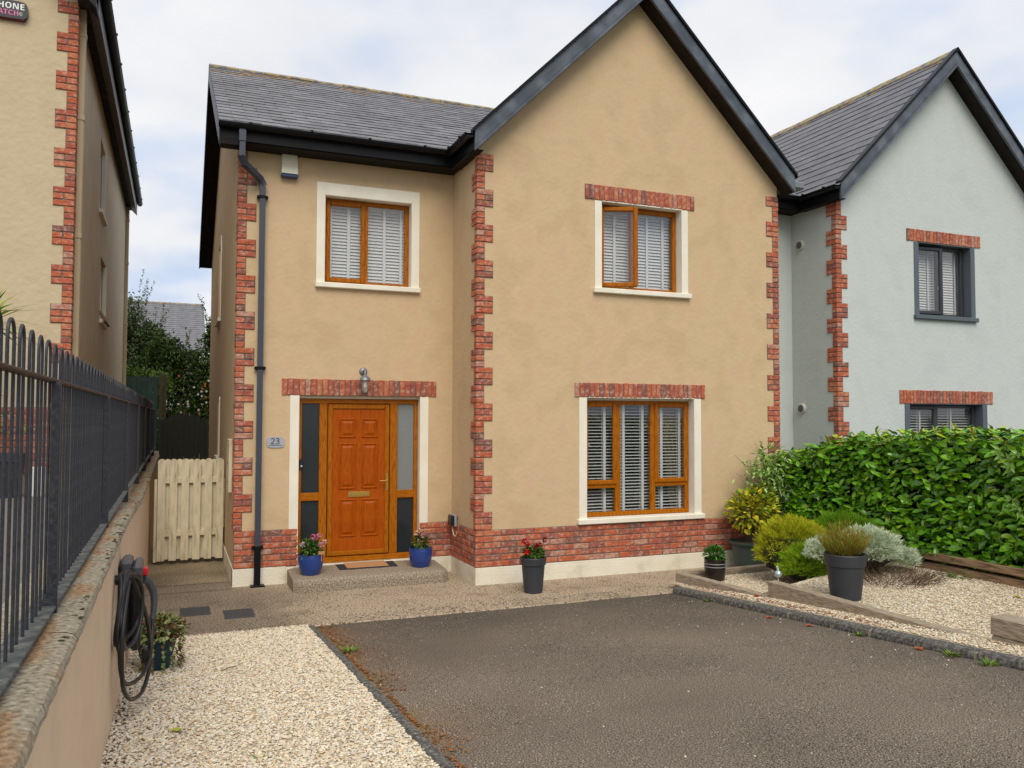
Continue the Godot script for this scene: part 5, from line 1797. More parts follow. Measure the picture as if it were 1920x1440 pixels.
func make_hedge() -> void:
	var h := thing("hedge", "dense clipped laurel hedge with big glossy leaves along the boundary", "hedge", Vector3(7.9, 0.4, 4))
	var off := -h.position
	var core := G.new()
	core.xf = Transform3D(Basis(), off)
	var z := 1.1
	while z < 9.6:
		core.hexa([Vector3(7.56, 0.45, z), Vector3(8.45, 0.3, z), Vector3(8.45, hedge_top(z) - 0.05, z), Vector3(7.56, hedge_top(z) - 0.07, z), Vector3(7.56, 0.45, z + 0.5), Vector3(8.45, 0.3, z + 0.5), Vector3(8.45, hedge_top(z + 0.5) - 0.05, z + 0.5), Vector3(7.56, hedge_top(z + 0.5) - 0.07, z + 0.5)])
		z += 0.5
	part(h, "stems", core, M["hedge_wood"])
	var cols := [Color(0.09, 0.26, 0.009), Color(0.12, 0.32, 0.010), Color(0.065, 0.195, 0.008), Color(0.17, 0.39, 0.013), Color(0.04, 0.125, 0.008)]
	var rest := G.new()
	rest.xf = Transform3D(Basis(), off)
	var variants := []
	for i in 4:
		var lg := G.new()
		laurel(lg, Vector3.ZERO, Vector3(0, 0, 1), Vector3.UP, 0.135, 0.054 + 0.005 * i)
		variants.append(lg.mesh())
	var singles := 0
	var leaf_mats := []
	for i in 5:
		var m: StandardMaterial3D = M["laurel_leaf"].duplicate()
		m.vertex_color_use_as_albedo = false
		var c: Color = cols[i]
		m.albedo_color = lin(c.r, c.g, c.b)
		leaf_mats.append(m)
	for i in 10800:
		var p: Vector3
		var n: Vector3
		var u := rng.randf()
		var young := false
		if u < 0.68:
			z = lerpf(0.98, 9.5, rng.randf())
			var y := lerpf(0.46, hedge_top(z), pow(rng.randf(), 0.92))
			var bulge := 0.10 * nz.get_noise_2d(z * 0.9, y * 1.2) + 0.05 * sin((y - 0.4) * 2.0)
			p = Vector3(7.50 - 0.22 * exp(-(z - 0.98) / 0.5) - bulge + rng.randf_range(-0.05, 0.07) - 0.06 * smoothstep(1.0, 0.5, y), y, z)
			n = Vector3(-1, 0.15, rng.randf_range(-0.2, 0.5)).normalized()
		elif u < 0.955:
			z = lerpf(0.98, 9.5, rng.randf())
			p = Vector3(rng.randf_range(7.42, 8.5), hedge_top(z) + 0.03 + 0.06 * nz.get_noise_2d(z * 1.3, 7.0) + rng.randf_range(-0.10, 0.03), z)
			n = Vector3(rng.randf_range(-0.6, 0.3), 1, rng.randf_range(-0.4, 0.5)).normalized()
			young = rng.randf() < 0.42
		else:
			p = Vector3(rng.randf_range(7.5, 8.4), rng.randf_range(0.5, 1.6), 1.02 + rng.randf_range(-0.05, 0.06))
			n = Vector3(-0.3, 0.2, -1).normalized()
		var d: Vector3
		var up: Vector3
		if n.y < 0.5:
			var q := rng.randfn() * 0.75 + (PI * 0.5 if rng.randf() < 0.5 else -PI * 0.5)
			d = (n * rng.randf_range(0.12, 0.6) + Vector3(0, -0.30 + 0.55 * cos(q), sin(q))).normalized()
			up = (n * 0.9 + Vector3.UP * 0.75 + Vector3(rng.randfn(), rng.randfn(), rng.randfn()) * 0.28).normalized()
		else:
			var q := rng.randf() * TAU
			d = Vector3(cos(q), rng.randf_range(-0.1, 0.75), sin(q)).normalized()
			up = Vector3(-cos(q) * 0.4 - 0.25, 1.0, -sin(q) * 0.4).normalized()
		var l := rng.randf_range(0.10, 0.155)
		var near := n.x < -0.5 and z > 2.4 and z < 5.6 and rng.randf() < 0.125
		if near and singles < 300:
			singles += 1
			var b := Basis.looking_at(-d, up)
			part(h, "leaf", variants[rng.randi() % 4], leaf_mats[rng.randi() % 5], Transform3D(b.scaled_local(Vector3.ONE * l / 0.135), p + off))
		else:
			var c: Color = cols[rng.randi() % 5]
			var k := rng.randf_range(0.8, 1.25)
			if young:
				c = Color(0.33, 0.46, 0.025)
			elif rng.randf() < 0.05:
				c = Color(0.22, 0.37, 0.025)
			rest.col = Color(c.r * k, c.g * k, c.b * k)
			laurel(rest, p, d, up, l, l * rng.randf_range(0.40, 0.5))
	# upright young shoots along the top
	for i in 70:
		z = rng.randf_range(1.1, 9.0)
		var x := rng.randf_range(7.45, 8.2)
		var y := hedge_top(z) - 0.03
		var hgt := rng.randf_range(0.05, 0.17)
		for j in 7:
			var a := rng.randf() * TAU
			var c := Color(0.21, 0.30, 0.022) if rng.randf() < 0.6 else Color(0.33, 0.31, 0.04)
			rest.col = c
			laurel(rest, Vector3(x, y + hgt * rng.randf(), z), Vector3(cos(a) * 0.55, 1.0, sin(a) * 0.55).normalized(), Vector3(-cos(a), 0.4, -sin(a)), rng.randf_range(0.07, 0.11), 0.032)
	stuff(part(h, "foliage", rest, M["laurel_leaf"]))
	# pale variegated shoots coming through
	var v := thing("climber", "pale variegated leafy shoots hanging out of the near part of the hedge", "climber", Vector3(7.38, 1.3, 5.3))
	var g := G.new()
	for i in 11:
		var c0 := Vector3(rng.randf_range(-0.12, 0.02), rng.randf_range(-0.42, 0.45), rng.randf_range(-0.75, 0.35))
		for j in 8:
			g.col = [Color(0.20, 0.36, 0.08), Color(0.27, 0.42, 0.12), Color(0.15, 0.29, 0.05)][rng.randi() % 3]
			var a := TAU * j / 8.0 + rng.randf()
			g.leaf(c0 + Vector3(0, rng.randf_range(-0.05, 0.05), 0), Vector3(-0.8, sin(a) * 0.8, cos(a)).normalized(), Vector3(-1, 0.5, 0), rng.randf_range(0.07, 0.12), 0.042)
	stuff(part(v, "foliage", g, M["soft_leaf"]))
	v = thing("climber", "pale green leafy shoots reaching left across the tan wall from the hedge end", "climber", Vector3(7.15, 0.2, 1.25))
	g = G.new()
	for i in 9:
		var tip := Vector3(rng.randf_range(-0.68, 0.15), rng.randf_range(0.75, 1.5), rng.randf_range(-0.12, 0.2))
		if i < 3:
			tip = [Vector3(-0.68, 1.36, 0.0), Vector3(-0.38, 1.52, 0.05), Vector3(-0.55, 1.22, 0.1)][i]
		var a := Vector3(rng.randf_range(0.0, 0.3), 0, rng.randf_range(0, 0.2))
		var m := a.lerp(tip, 0.55) + Vector3(0.22, 0.16, 0)
		var pts := []
		for k in 9:
			var t := k / 8.0
			pts.append(a.lerp(m, t).lerp(m.lerp(tip, t), t))
		g.col = Color(0.10, 0.08, 0.03)
		g.tube(pts, 0.006, 5, 0.002)
		for k in 64:
			var t := rng.randf_range(0.45, 1.0)
			var p: Vector3 = pts[int(t * 8.0)]
			var dd := Vector3(rng.randfn(), rng.randfn() * 0.7, rng.randfn() + 0.6).normalized()
			g.col = [Color(0.26, 0.42, 0.09), Color(0.38, 0.52, 0.17), Color(0.17, 0.31, 0.05), Color(0.48, 0.58, 0.28)][rng.randi() % 4]
			g.leaf(p + Vector3(rng.randfn(), rng.randfn(), rng.randfn()) * (0.07 if t < 0.9 else 0.02), dd, Vector3.UP, rng.randf_range(0.05, 0.10), 0.038)
	for k in 230:
		var q := Vector3(rng.randfn(), rng.randfn(), rng.randfn()).normalized() * pow(rng.randf(), 0.4)
		g.col = [Color(0.20, 0.37, 0.06), Color(0.30, 0.47, 0.11), Color(0.13, 0.27, 0.035), Color(0.40, 0.52, 0.20)][rng.randi() % 4]
		g.leaf(Vector3(-0.08, 1.22, 0.05) + q * Vector3(0.34, 0.27, 0.16), (q + Vector3(rng.randfn(), rng.randfn() - 0.4, rng.randfn() + 0.5) * 0.7).normalized(), Vector3.UP, rng.randf_range(0.06, 0.11), 0.045)
	stuff(part(v, "foliage", g, M["soft_leaf"]))


func laurel(g: G, p: Vector3, d: Vector3, up: Vector3, l: float, w: float) -> void:
	var s := d.cross(up).normalized()
	var u := s.cross(d).normalized()
	var st := [[0.0, 0.10, 0.0], [0.28, 0.72, -0.02], [0.6, 1.0, -0.01], [0.85, 0.70, -0.06], [1.0, 0.0, -0.14]]
	var mid := []
	var lf := []
	var rg := []
	for e in st:
		var c: Vector3 = p + d * l * e[0] + u * l * e[2]
		mid.append(c - u * w * 0.11 * (1.0 if e[1] > 0.2 else 0.0))
		lf.append(c + s * w * 0.5 * e[1] + u * w * 0.05)
		rg.append(c - s * w * 0.5 * e[1] + u * w * 0.05)
	for i in 3:
		g.quad(mid[i], lf[i], lf[i + 1], mid[i + 1]); g.quad(rg[i], mid[i], mid[i + 1], rg[i + 1])
	g.tri(mid[3], lf[3], mid[4]); g.tri(mid[3], mid[4], rg[3])


# ---------------------------------------------------------------- trees at the end of the alley
func tree(label: String, at: Vector3, masses: Array, count: int, leaf: float, cols: Array, shoots := 0) -> void:
	var t := thing("tree", label, "tree", at, "trees at the end of the alley")
	var g := G.new()
	var top := 0.0
	for m in masses:
		top = maxf(top, m[0].y)
	g.tube([Vector3(0, -0.3, 0), Vector3(0.06, top * 0.35, 0.03), Vector3(-0.03, top * 0.75, 0)], 0.11, 8, 0.04)
	for m in masses:
		g.tube([Vector3(0.03, top * 0.3, 0), m[0] * 0.65, m[0]], 0.05, 6, 0.015)
	part(t, "trunk", g, M["bark"])
	g = G.new()
	for i in count:
		var m: Array = masses[rng.randi() % masses.size()]
		var d := Vector3(rng.randfn(), rng.randfn(), rng.randfn()).normalized()
		var lump := 0.8 + 0.5 * nz.get_noise_3d(d.x * 2.2 + m[0].x * 3.0, d.y * 2.2 + m[0].y, d.z * 2.2)
		var p: Vector3 = m[0] + d * m[1] * lump * pow(rng.randf(), 0.35)
		var q := (d + Vector3(rng.randfn(), rng.randfn() - 0.3, rng.randfn()) * 0.8).normalized()
		var c: Color = cols[rng.randi() % cols.size()]
		var k := rng.randf_range(0.7, 1.3)
		g.col = Color(c.r * k, c.g * k, c.b * k)
		g.leaf(p, q, Vector3(rng.randfn() * 0.5, 1, rng.randfn() * 0.5).normalized(), leaf * rng.randf_range(0.7, 1.3), leaf * 0.5)
	for i in shoots:
		var m: Array = masses[rng.randi() % masses.size()]
		var a := rng.randf() * TAU
		var b: Vector3 = m[0] + Vector3(cos(a), 0.55, sin(a)) * m[1] * 0.8
		var dir := Vector3(cos(a) * 0.25 + rng.randfn() * 0.12, 1.0, sin(a) * 0.25).normalized()
		var L := rng.randf_range(0.4, 0.95)
		for j in 34:
			var c: Color = cols[rng.randi() % cols.size()]
			g.col = c * 1.15
			var aa := rng.randf() * TAU
			g.leaf(b + dir * L * rng.randf(), (dir * 0.9 + Vector3(cos(aa), 0.1, sin(aa)) * 0.8).normalized(), Vector3.UP, leaf * 0.9, leaf * 0.35)
	stuff(part(t, "crown", g, M["soft_leaf"]))


func make_trees() -> void:
	var dk := [Color(0.05, 0.09, 0.022), Color(0.075, 0.13, 0.032), Color(0.03, 0.055, 0.015), Color(0.11, 0.16, 0.04)]
	var gy := [Color(0.10, 0.145, 0.06), Color(0.14, 0.19, 0.085), Color(0.065, 0.105, 0.042), Color(0.18, 0.225, 0.11)]
	var lt := [Color(0.13, 0.22, 0.04), Color(0.18, 0.28, 0.06), Color(0.09, 0.16, 0.03)]
	tree("grey-green willowy tree rising beside the neighbour's back corner", Vector3(-2.1, 0, -14.0), [[Vector3(0.0, 4.7, 0), Vector3(0.75, 0.85, 0.7)], [Vector3(0.45, 3.9, 0.1), Vector3(0.8, 0.85, 0.7)], [Vector3(-0.4, 3.6, 0), Vector3(0.8, 1.0, 0.7)], [Vector3(0.75, 4.15, 0), Vector3(0.45, 0.55, 0.45)]], 15000, 0.09, gy, 46)
	tree("dense dark green tree in the middle of the alley's end", Vector3(-0.95, 0, -13.0), [[Vector3(0.0, 3.6, 0), Vector3(0.75, 0.75, 0.6)], [Vector3(0.35, 3.1, 0), Vector3(0.85, 0.8, 0.6)], [Vector3(-0.5, 2.8, 0.2), Vector3(0.7, 0.9, 0.6)], [Vector3(0.5, 2.0, 0.2), Vector3(0.8, 0.9, 0.5)], [Vector3(0.1, 1.5, 0.3), Vector3(0.9, 0.9, 0.5)]], 19000, 0.095, dk, 14)
	tree("dark climbing tree against the tan house's back corner, dotted with pale flowers", Vector3(0.1, 0, -12.4), [[Vector3(0.05, 3.3, 0), Vector3(0.6, 0.9, 0.5)], [Vector3(0.0, 2.3, 0), Vector3(0.75, 0.9, 0.5)], [Vector3(0.25, 4.2, 0.1), Vector3(0.4, 0.7, 0.4)], [Vector3(-0.3, 1.7, 0.3), Vector3(0.7, 0.8, 0.4)]], 16000, 0.09, dk, 12)
	tree("light green bush spilling over the green board fence", Vector3(-1.75, 0.6, -11.6), [[Vector3(0.0, 2.35, 0), Vector3(0.6, 0.42, 0.5)], [Vector3(0.55, 2.25, 0.0), Vector3(0.5, 0.4, 0.45)], [Vector3(0.25, 1.7, 0), Vector3(0.6, 0.5, 0.4)]], 6500, 0.08, lt, 4)
	var f := thing("flowers", "orange and white blossoms scattered through the dark foliage above the arched gate", "flowers", Vector3(-0.2, 2.3, -11.7))
	var g := G.new()
	for i in 26:
		g.col = Color(0.50, 0.14, 0.03) if i % 3 == 0 else Color(0.62, 0.60, 0.55)
		var p := Vector3(rng.randf_range(-0.45, 0.35), rng.randf_range(-0.3, 0.9), rng.randf_range(-0.1, 0.1))
		for j in 5:
			var a := TAU * j / 5.0
			g.leaf(p, Vector3(cos(a), sin(a), 0.3).normalized(), Vector3(0, 0, 1), 0.035, 0.025)
	stuff(part(f, "petals", g, M["petal"]))
	# neighbour's spiky palm, behind the railing
	var c := thing("cordyline", "bright green spiky palm-like plant behind the iron railing", "plant", Vector3(-2.50, 1.2, 0.8))
	g = G.new()
	g.tube([Vector3(0, 0.2, 0), Vector3(0.03, 1.0, 0), Vector3(0.0, 1.82, 0)], 0.05, 8, 0.04)
	part(c, "trunk", g, M["bark"])
	g = G.new()
	for i in 90:
		var a := rng.randf() * TAU
		var e := rng.randf_range(-0.35, 1.3)
		var d := Vector3(cos(a) * cos(e), sin(e), sin(a) * cos(e))
		var s := d.cross(Vector3.UP).normalized()
		var L := rng.randf_range(0.42, 0.62)
		g.col = [Color(0.26, 0.40, 0.03), Color(0.36, 0.48, 0.04), Color(0.16, 0.28, 0.025)][rng.randi() % 3]
		var p := Vector3(0, 1.82, 0)
		var q := p + d * L * 0.55 + Vector3.DOWN * 0.02
		g.quad(p - s * 0.008, p + s * 0.008, q + s * 0.017, q - s * 0.017)
		g.tri(q - s * 0.017, q + s * 0.017, p + d * L + Vector3.DOWN * L * 0.22)
	stuff(part(c, "leaves", g, M["soft_leaf"]))
	c = thing("planter_pot", "dark grey pot standing by the neighbour's brick plinth behind the railing", "pot", Vector3(-2.38, 1.2, 0.35))
	g = G.new()
	g.lathe([Vector2(0.0, 0.0), Vector2(0.15, 0.0), Vector2(0.20, 0.38), Vector2(0.215, 0.39), Vector2(0.215, 0.47), Vector2(0.19, 0.47), Vector2(0.18, 0.4), Vector2(0.0, 0.39)], 24)
	part(c, "pot", g, M["grey_planter"])
	c = thing("box_planter", "pale square planter by the neighbour's brick corner behind the railing", "planter", Vector3(-2.06, 1.2, 0.35))
	g = G.new()
	g.cbox(Vector3(-0.07, 0, -0.07), Vector3(0.07, 0.32, 0.07), 0.008)
	part(c, "box", g, M["vent_white"])
	c = thing("vine", "leafy plant on the neighbour's brick plinth behind the railing", "plant", Vector3(-2.6, 2.0, 0.25))
	g = G.new()
	for i in 160:
		g.col = [Color(0.16, 0.25, 0.03), Color(0.22, 0.30, 0.05), Color(0.28, 0.12, 0.04)][rng.randi() % 3]
		g.leaf(Vector3(rng.randfn() * 0.16, rng.randfn() * 0.12, rng.randf_range(-0.1, 0.1)), Vector3(rng.randfn(), rng.randfn(), 1).normalized(), Vector3.UP, 0.08, 0.035)
	stuff(part(c, "foliage", g, M["soft_leaf"]))


# ---------------------------------------------------------------- things fixed to the walls
func text(parent: Node, called: String, s: String, h: float, at: Vector3, m: Material, bold := true, depth := 0.003) -> MeshInstance3D:
	var t := TextMesh.new()
	t.text = s
	var f := SystemFont.new()
	f.font_names = PackedStringArray(["Droid Sans"])
	f.font_weight = 700 if bold else 400
	t.font = f
	t.font_size = 64
	t.pixel_size = h / 46.0
	t.depth = depth
	t.horizontal_alignment = HORIZONTAL_ALIGNMENT_CENTER
	return part(parent, called, t, m, Transform3D(Basis(), at))


func make_wall_fittings() -> void:
	var o := thing("house_number", "small grey slate plaque with the number 23 beside the drainpipe", "house number", Vector3(0.475, 1.753, 0))
	var g := G.new()
	var p := PackedVector2Array()
	for i in 24:
		var a := TAU * i / 24.0
		var c := cos(a)
		var s := sin(a)
		p.append(Vector2(signf(c) * pow(absf(c), 0.4) * 0.107, signf(s) * pow(absf(s), 0.75) * 0.068))
	g.prism(p, 0.001, 0.012)
	part(o, "plaque", g, M["plaque_slate"])
	text(o, "digits", "23", 0.075, Vector3(-0.003, 0.012, 0.0135), M["ink"], false)
	g = G.new()
	g.box(Vector3(-0.075, -0.043, 0.0121), Vector3(0.075, -0.037, 0.0128))
	part(o, "rule", g, M["ink"])

	o = thing("alarm_box", "cream burglar alarm box with a dark blue base high on the tan wall", "alarm box", Vector3(0.595, 5.08, 0))
	g = G.new()
	g.hexa([Vector3(-0.105, 0.05, 0.001), Vector3(0.105, 0.05, 0.001), Vector3(0.10, 0.315, 0.001), Vector3(-0.10, 0.315, 0.001), Vector3(-0.10, 0.05, 0.085), Vector3(0.10, 0.05, 0.085), Vector3(0.09, 0.305, 0.06), Vector3(-0.09, 0.305, 0.06)])
	part(o, "cover", g, M["alarm_cream"])
	g = G.new()
	g.cbox(Vector3(-0.105, 0.0, 0.001), Vector3(0.105, 0.048, 0.088), 0.012)
	part(o, "strobe", g, M["alarm_blue"])

	o = thing("wall_lamp", "small galvanised bulkhead lamp above the front door", "lamp", Vector3(1.565, 2.66, 0))
	g = G.new()
	g.xf = Transform3D(Basis(Vector3.RIGHT, Vector3(0, 0, 1), Vector3.DOWN), Vector3.ZERO)
	g.lathe([Vector2(0.0, 0.0), Vector2(0.052, 0.0), Vector2(0.052, 0.012), Vector2(0.042, 0.026), Vector2(0.02, 0.036), Vector2(0.0, 0.036)], 22)
	part(o, "backplate", g, M["zinc"])
	g = G.new()
	g.tube([Vector3(0, 0.0, 0.03), Vector3(0, 0.02, 0.07), Vector3(0, 0.015, 0.10), Vector3(0, -0.03, 0.12), Vector3(0, -0.06, 0.12)], 0.012, 8)
	part(o, "arm", g, M["zinc"])
	g = G.new()
	g.lathe([Vector2(0.068, -0.125), Vector2(0.071, -0.118), Vector2(0.062, -0.088), Vector2(0.042, -0.068), Vector2(0.03, -0.055), Vector2(0.0, -0.05)], 22, Vector3(0, 0, 0.12))
	g.lathe([Vector2(0.0, -0.12), Vector2(0.066, -0.124)], 22, Vector3(0, 0, 0.12))
	part(o, "hood", g, M["zinc"])
	g = G.new()
	g.lathe([Vector2(0.0, -0.275), Vector2(0.02, -0.271), Vector2(0.032, -0.255), Vector2(0.040, -0.22), Vector2(0.042, -0.124)], 18, Vector3(0, 0, 0.12))
	part(o, "globe", g, M["lamp_glass"])
	g = G.new()
	g.lathe([Vector2(0.0, -0.215), Vector2(0.018, -0.205), Vector2(0.022, -0.17), Vector2(0.014, -0.126)], 12, Vector3(0, 0, 0.12))
	part(o, "bulb", g, M["bulb_white"])
	g = G.new()
	for i in 4:
		var a := TAU * (i + 0.5) / 4.0
		var d := Vector3(cos(a), 0, sin(a))
		g.tube([d * 0.050 + Vector3(0, -0.124, 0.12), d * 0.047 + Vector3(0, -0.22, 0.12), d * 0.034 + Vector3(0, -0.27, 0.12), Vector3(0, -0.286, 0.12)], 0.003, 5)
	part(o, "cage", g, M["zinc"])

	o = thing("doorbell", "slim black doorbell on the left edge of the door frame", "doorbell", Vector3(0.80, 1.41, -0.09))
	g = G.new()
	g.cbox(Vector3(-0.025, 0, 0.0), Vector3(0.025, 0.125, 0.026), 0.006)
	part(o, "case", g, M["charger_black"])
	g = G.new()
	g.xf = Transform3D(Basis(Vector3.RIGHT, Vector3(0, 0, 1), Vector3.DOWN), Vector3(0.004, 0.037, 0.026))
	g.lathe([Vector2(0.012, -0.002), Vector2(0.012, 0.002), Vector2(0.008, 0.002), Vector2(0.008, 0.0005), Vector2(0.0, 0.0005)], 14)
	part(o, "button", g, M["vent_white"])

	o = thing("outdoor_socket", "grey and black outdoor socket box on the side of the bay with a pale cable", "socket", Vector3(X1, 0.70, 0.20))
	g = G.new()
	g.cbox(Vector3(-0.05, -0.07, -0.085), Vector3(-0.014, 0.085, 0.085), 0.01)
	part(o, "back_box", g, M["socket_grey"])
	g = G.new()
	g.cbox(Vector3(-0.095, -0.06, -0.08), Vector3(-0.05, 0.08, 0.078), 0.014)
	part(o, "lid", g, M["charger_black"])
	g = G.new()
	g.tube([Vector3(-0.05, -0.07, 0.0), Vector3(-0.055, -0.13, 0.02), Vector3(-0.05, -0.18, 0.05), Vector3(-0.035, -0.19, 0.09), Vector3(-0.03, -0.14, 0.12)], 0.008, 6)
	part(o, "cable", g, M["cable_cream"])

	o = thing("alarm_sign", "black rounded alarm sign reading phone watch high on the cream house", "sign", Vector3(-2.53, 6.64, 0))
	g = G.new()
	p = PackedVector2Array()
	for i in 28:
		var a := TAU * i / 28.0
		var c := cos(a)
		var s := sin(a)
		p.append(Vector2(signf(c) * pow(absf(c), 0.35) * 0.215, signf(s) * pow(absf(s), 0.45) * 0.118 + 0.03 * (1.0 if s < 0.0 else 0.0)))
	g.prism(p, 0.001, 0.055)
	part(o, "cover", g, M["sign_black"])
	g = G.new()
	g.cbox(Vector3(-0.19, -0.10, 0.001), Vector3(0.19, -0.07, 0.05), 0.01)
	part(o, "lens", g, M["sign_red"])
	text(o, "lettering", "PHONE", 0.068, Vector3(0.025, 0.052, 0.0565), M["sign_white"])
	text(o, "lettering", "WATCH", 0.058, Vector3(-0.01, -0.026, 0.0565), M["sign_pink"])
	g = G.new()
	g.xf = Transform3D(Basis(Vector3.RIGHT, Vector3(0, 0, 1), Vector3.DOWN), Vector3(0.118, -0.028, 0.0555))
	g.lathe([Vector2(0.008, 0.0), Vector2(0.008, 0.002), Vector2(0.0, 0.002)], 12)
	part(o, "dot", g, M["sign_pink"])
	for i in 3:
		g = G.new()
		var pts := []
		for k in 7:
			var a := lerpf(-0.7, 0.7, k / 6.0)
			pts.append(Vector3(0.118 + cos(a) * (0.018 + 0.012 * i), -0.028 + sin(a) * (0.022 + 0.008 * i), 0.0562))
		g.tube(pts, 0.0022, 5)
		part(o, "wave", g, M["sign_white"])

	# charging point on the low wall
	o = thing("charging_point", "black electric car charging unit with coiled cable on the low wall", "car charger", Vector3(-1.0, 0.62, 4.75))
	g = G.new()
	g.cbox(Vector3(0.002, 0.02, -0.15), Vector3(0.075, 0.53, 0.15), 0.015)
	g.cbox(Vector3(0.075, -0.01, -0.16), Vector3(0.135, 0.50, 0.16), 0.02)
	part(o, "body", g, M["charger_black"])
	g = G.new()
	g.cbox(Vector3(0.012, 0.43, -0.155), Vector3(0.078, 0.548, 0.156), 0.015)
	g.cbox(Vector3(0.080, 0.45, -0.165), Vector3(0.139, 0.525, 0.166), 0.018)
	part(o, "cap", g, M["charger_grey"])
	g = G.new()
	g.cbox(Vector3(0.10, 0.40, -0.22), Vector3(0.165, 0.45, -0.158), 0.006)
	part(o, "tab", g, M["red_plastic"])
	g = G.new()
	g.tube([Vector3(0.002, 0.49, 0.45), Vector3(0.09, 0.505, 0.45)], 0.03, 12)
	part(o, "cable_hook", g, M["charger_black"])
	# cable coils hung over the hook
	g = G.new()
	coil(g, Vector3(0.03, 0.52, 0.44), 0.40, 0.24, 0.0)
	coil(g, Vector3(0.045, 0.53, 0.42), 0.46, 0.27, 0.7)
	coil(g, Vector3(0.06, 0.52, 0.46), 0.43, 0.20, 1.7)
	part(o, "cable", g, M["cable_black"])
	var lng := []
	for e in [[0.08, 0.52, 0.44], [0.06, 0.25, 0.66], [0.06, 0.0, 0.66], [0.07, -0.13, 0.56], [0.10, -0.24, 0.36], [0.15, -0.27, 0.14], [0.185, -0.18, 0.0], [0.19, -0.05, 0.0], [0.17, 0.2, 0.18], [0.09, 0.51, 0.40]]:
		lng.append(Vector3(e[0], e[1], e[2]))
	g = G.new()
	g.tube(smooth(lng, 5), 0.0125, 8)
	part(o, "cable", g, M["cable_black"])
	lng = []
	for e in [[0.07, 0.52, 0.48], [0.045, 0.2, 0.58], [0.05, -0.02, 0.56], [0.08, -0.13, 0.42], [0.15, -0.15, 0.2], [0.19, -0.09, 0.0], [0.195, -0.02, -0.14], [0.20, 0.1, -0.20]]:
		lng.append(Vector3(e[0], e[1], e[2]))
	g = G.new()
	g.tube(smooth(lng, 5), 0.0125, 8)
	part(o, "cable", g, M["cable_black"])
	g = G.new()
	g.tube(smooth([Vector3(0.13, 0.38, -0.17), Vector3(0.165, 0.35, -0.21), Vector3(0.20, 0.26, -0.23), Vector3(0.20, 0.14, -0.22), Vector3(0.185, 0.05, -0.20)], 4), 0.033, 10, 0.015)
	part(o, "plug", g, M["charger_grey"])
	g = G.new()
	g.cbox(Vector3(0.14, -0.14, -0.06), Vector3(0.20, -0.03, 0.02), 0.015)
	part(o, "adapter", g, M["charger_black"])


func coil(g: G, c: Vector3, ry: float, rz: float, ph: float) -> void:
	var pts := []
	for i in 33:
		var a := TAU * i / 32.0
		var far := maxf(0.0, -sin(a))
		pts.append(c + Vector3(0.012 * sin(a * 2.0 + ph) + 0.10 * far, -ry * 0.5 + cos(a) * ry * 0.5, sin(a) * rz * (0.72 + 0.28 * (1.0 - cos(a)) * 0.5) + 0.02 * sin(a * 3.0 + ph)))
	g.tube(pts, 0.0115, 7)


func smooth(p: Array, n: int) -> Array:
	var c := Curve3D.new()
	for i in p.size():
		var t: Vector3 = (p[mini(i + 1, p.size() - 1)] - p[maxi(i - 1, 0)]) / 6.0
		c.add_point(p[i], -t, t)
	var out := []
	for i in p.size() - 1:
		for k in n:
			out.append(c.sample(i, float(k) / n))
	out.append(p[p.size() - 1])
	return out


# ---------------------------------------------------------------- pots
func pot(label: String, at: Vector3, prof: Array, m: String, soil_r: float, soil_y: float) -> Node3D:
	var o := thing("potted_plant", label, "potted plant", at)
	var g := G.new()
	g.lathe(prof, 32)
	part(o, "pot", g, M[m])
	g = G.new()
	g.lathe([Vector2(soil_r, soil_y), Vector2(soil_r * 0.5, soil_y + 0.008), Vector2(0.0, soil_y + 0.012)], 20)
	part(o, "soil", g, M["earth"])
	return o


func bushy(o: Node3D, c: Vector3, r: Vector3, count: int, l: float, w: float, cols: Array, m := "soft_leaf") -> void:
	var g := G.new()
	for i in 16:
		var a := rng.randf() * TAU
		g.col = Color(0.06, 0.10, 0.02)
		g.tube([Vector3(rng.randfn() * 0.02, c.y - r.y - 0.05, rng.randfn() * 0.02), c + Vector3(cos(a) * r.x * 0.7, rng.randf() * r.y * 0.6, sin(a) * r.z * 0.7)], 0.003, 4)
	for i in count:
		var d := Vector3(rng.randfn(), rng.randfn() + 0.25, rng.randfn()).normalized()
		var p := c + d * r * pow(rng.randf(), 0.4) * (0.9 + 0.25 * nz.get_noise_3d(d.x * 3.0, d.y * 3.0 + c.x, d.z * 3.0))
		var cc: Color = cols[rng.randi() % cols.size()]
		var k := rng.randf_range(0.75, 1.25)
		g.col = Color(cc.r * k, cc.g * k, cc.b * k)
		g.leaf(p, (d + Vector3(rng.randfn(), rng.randfn() * 0.6, rng.randfn()) * 0.5).normalized(), Vector3(rng.randfn() * 0.3, 1, rng.randfn() * 0.3).normalized(), l * rng.randf_range(0.7, 1.25), w)
	stuff(part(o, "foliage", g, M[m]))


func bloom(o: Node3D, p: Vector3, r: float, col: Color, petals: int) -> void:
	var g := G.new()
	for i in petals:
		var d := Vector3(rng.randfn(), rng.randfn() + 0.3, rng.randfn()).normalized()
		var k := rng.randf_range(0.75, 1.2)
		g.col = Color(col.r * k, col.g * k, col.b * k)
		g.leaf(p + d * r * 0.35, (d + Vector3(rng.randfn(), rng.randfn(), rng.randfn()) * 0.3).normalized(), Vector3(0.2, 1, 0.1), r * 0.8, r * 0.7, 0.2, 0.25)
	part(o, "flower", g, M["petal"])


func stalk(o: Node3D, a: Vector3, b: Vector3) -> void:
	var g := G.new()
	g.tube([a, a.lerp(b, 0.5) + Vector3(0.01, 0.01, 0), b], 0.004, 5)
	g.col = Color(0.09, 0.15, 0.03)
	for i in g.c.size():
		g.c[i] = Color(0.09, 0.15, 0.03)
	part(o, "stalk", g, M["soft_leaf"])


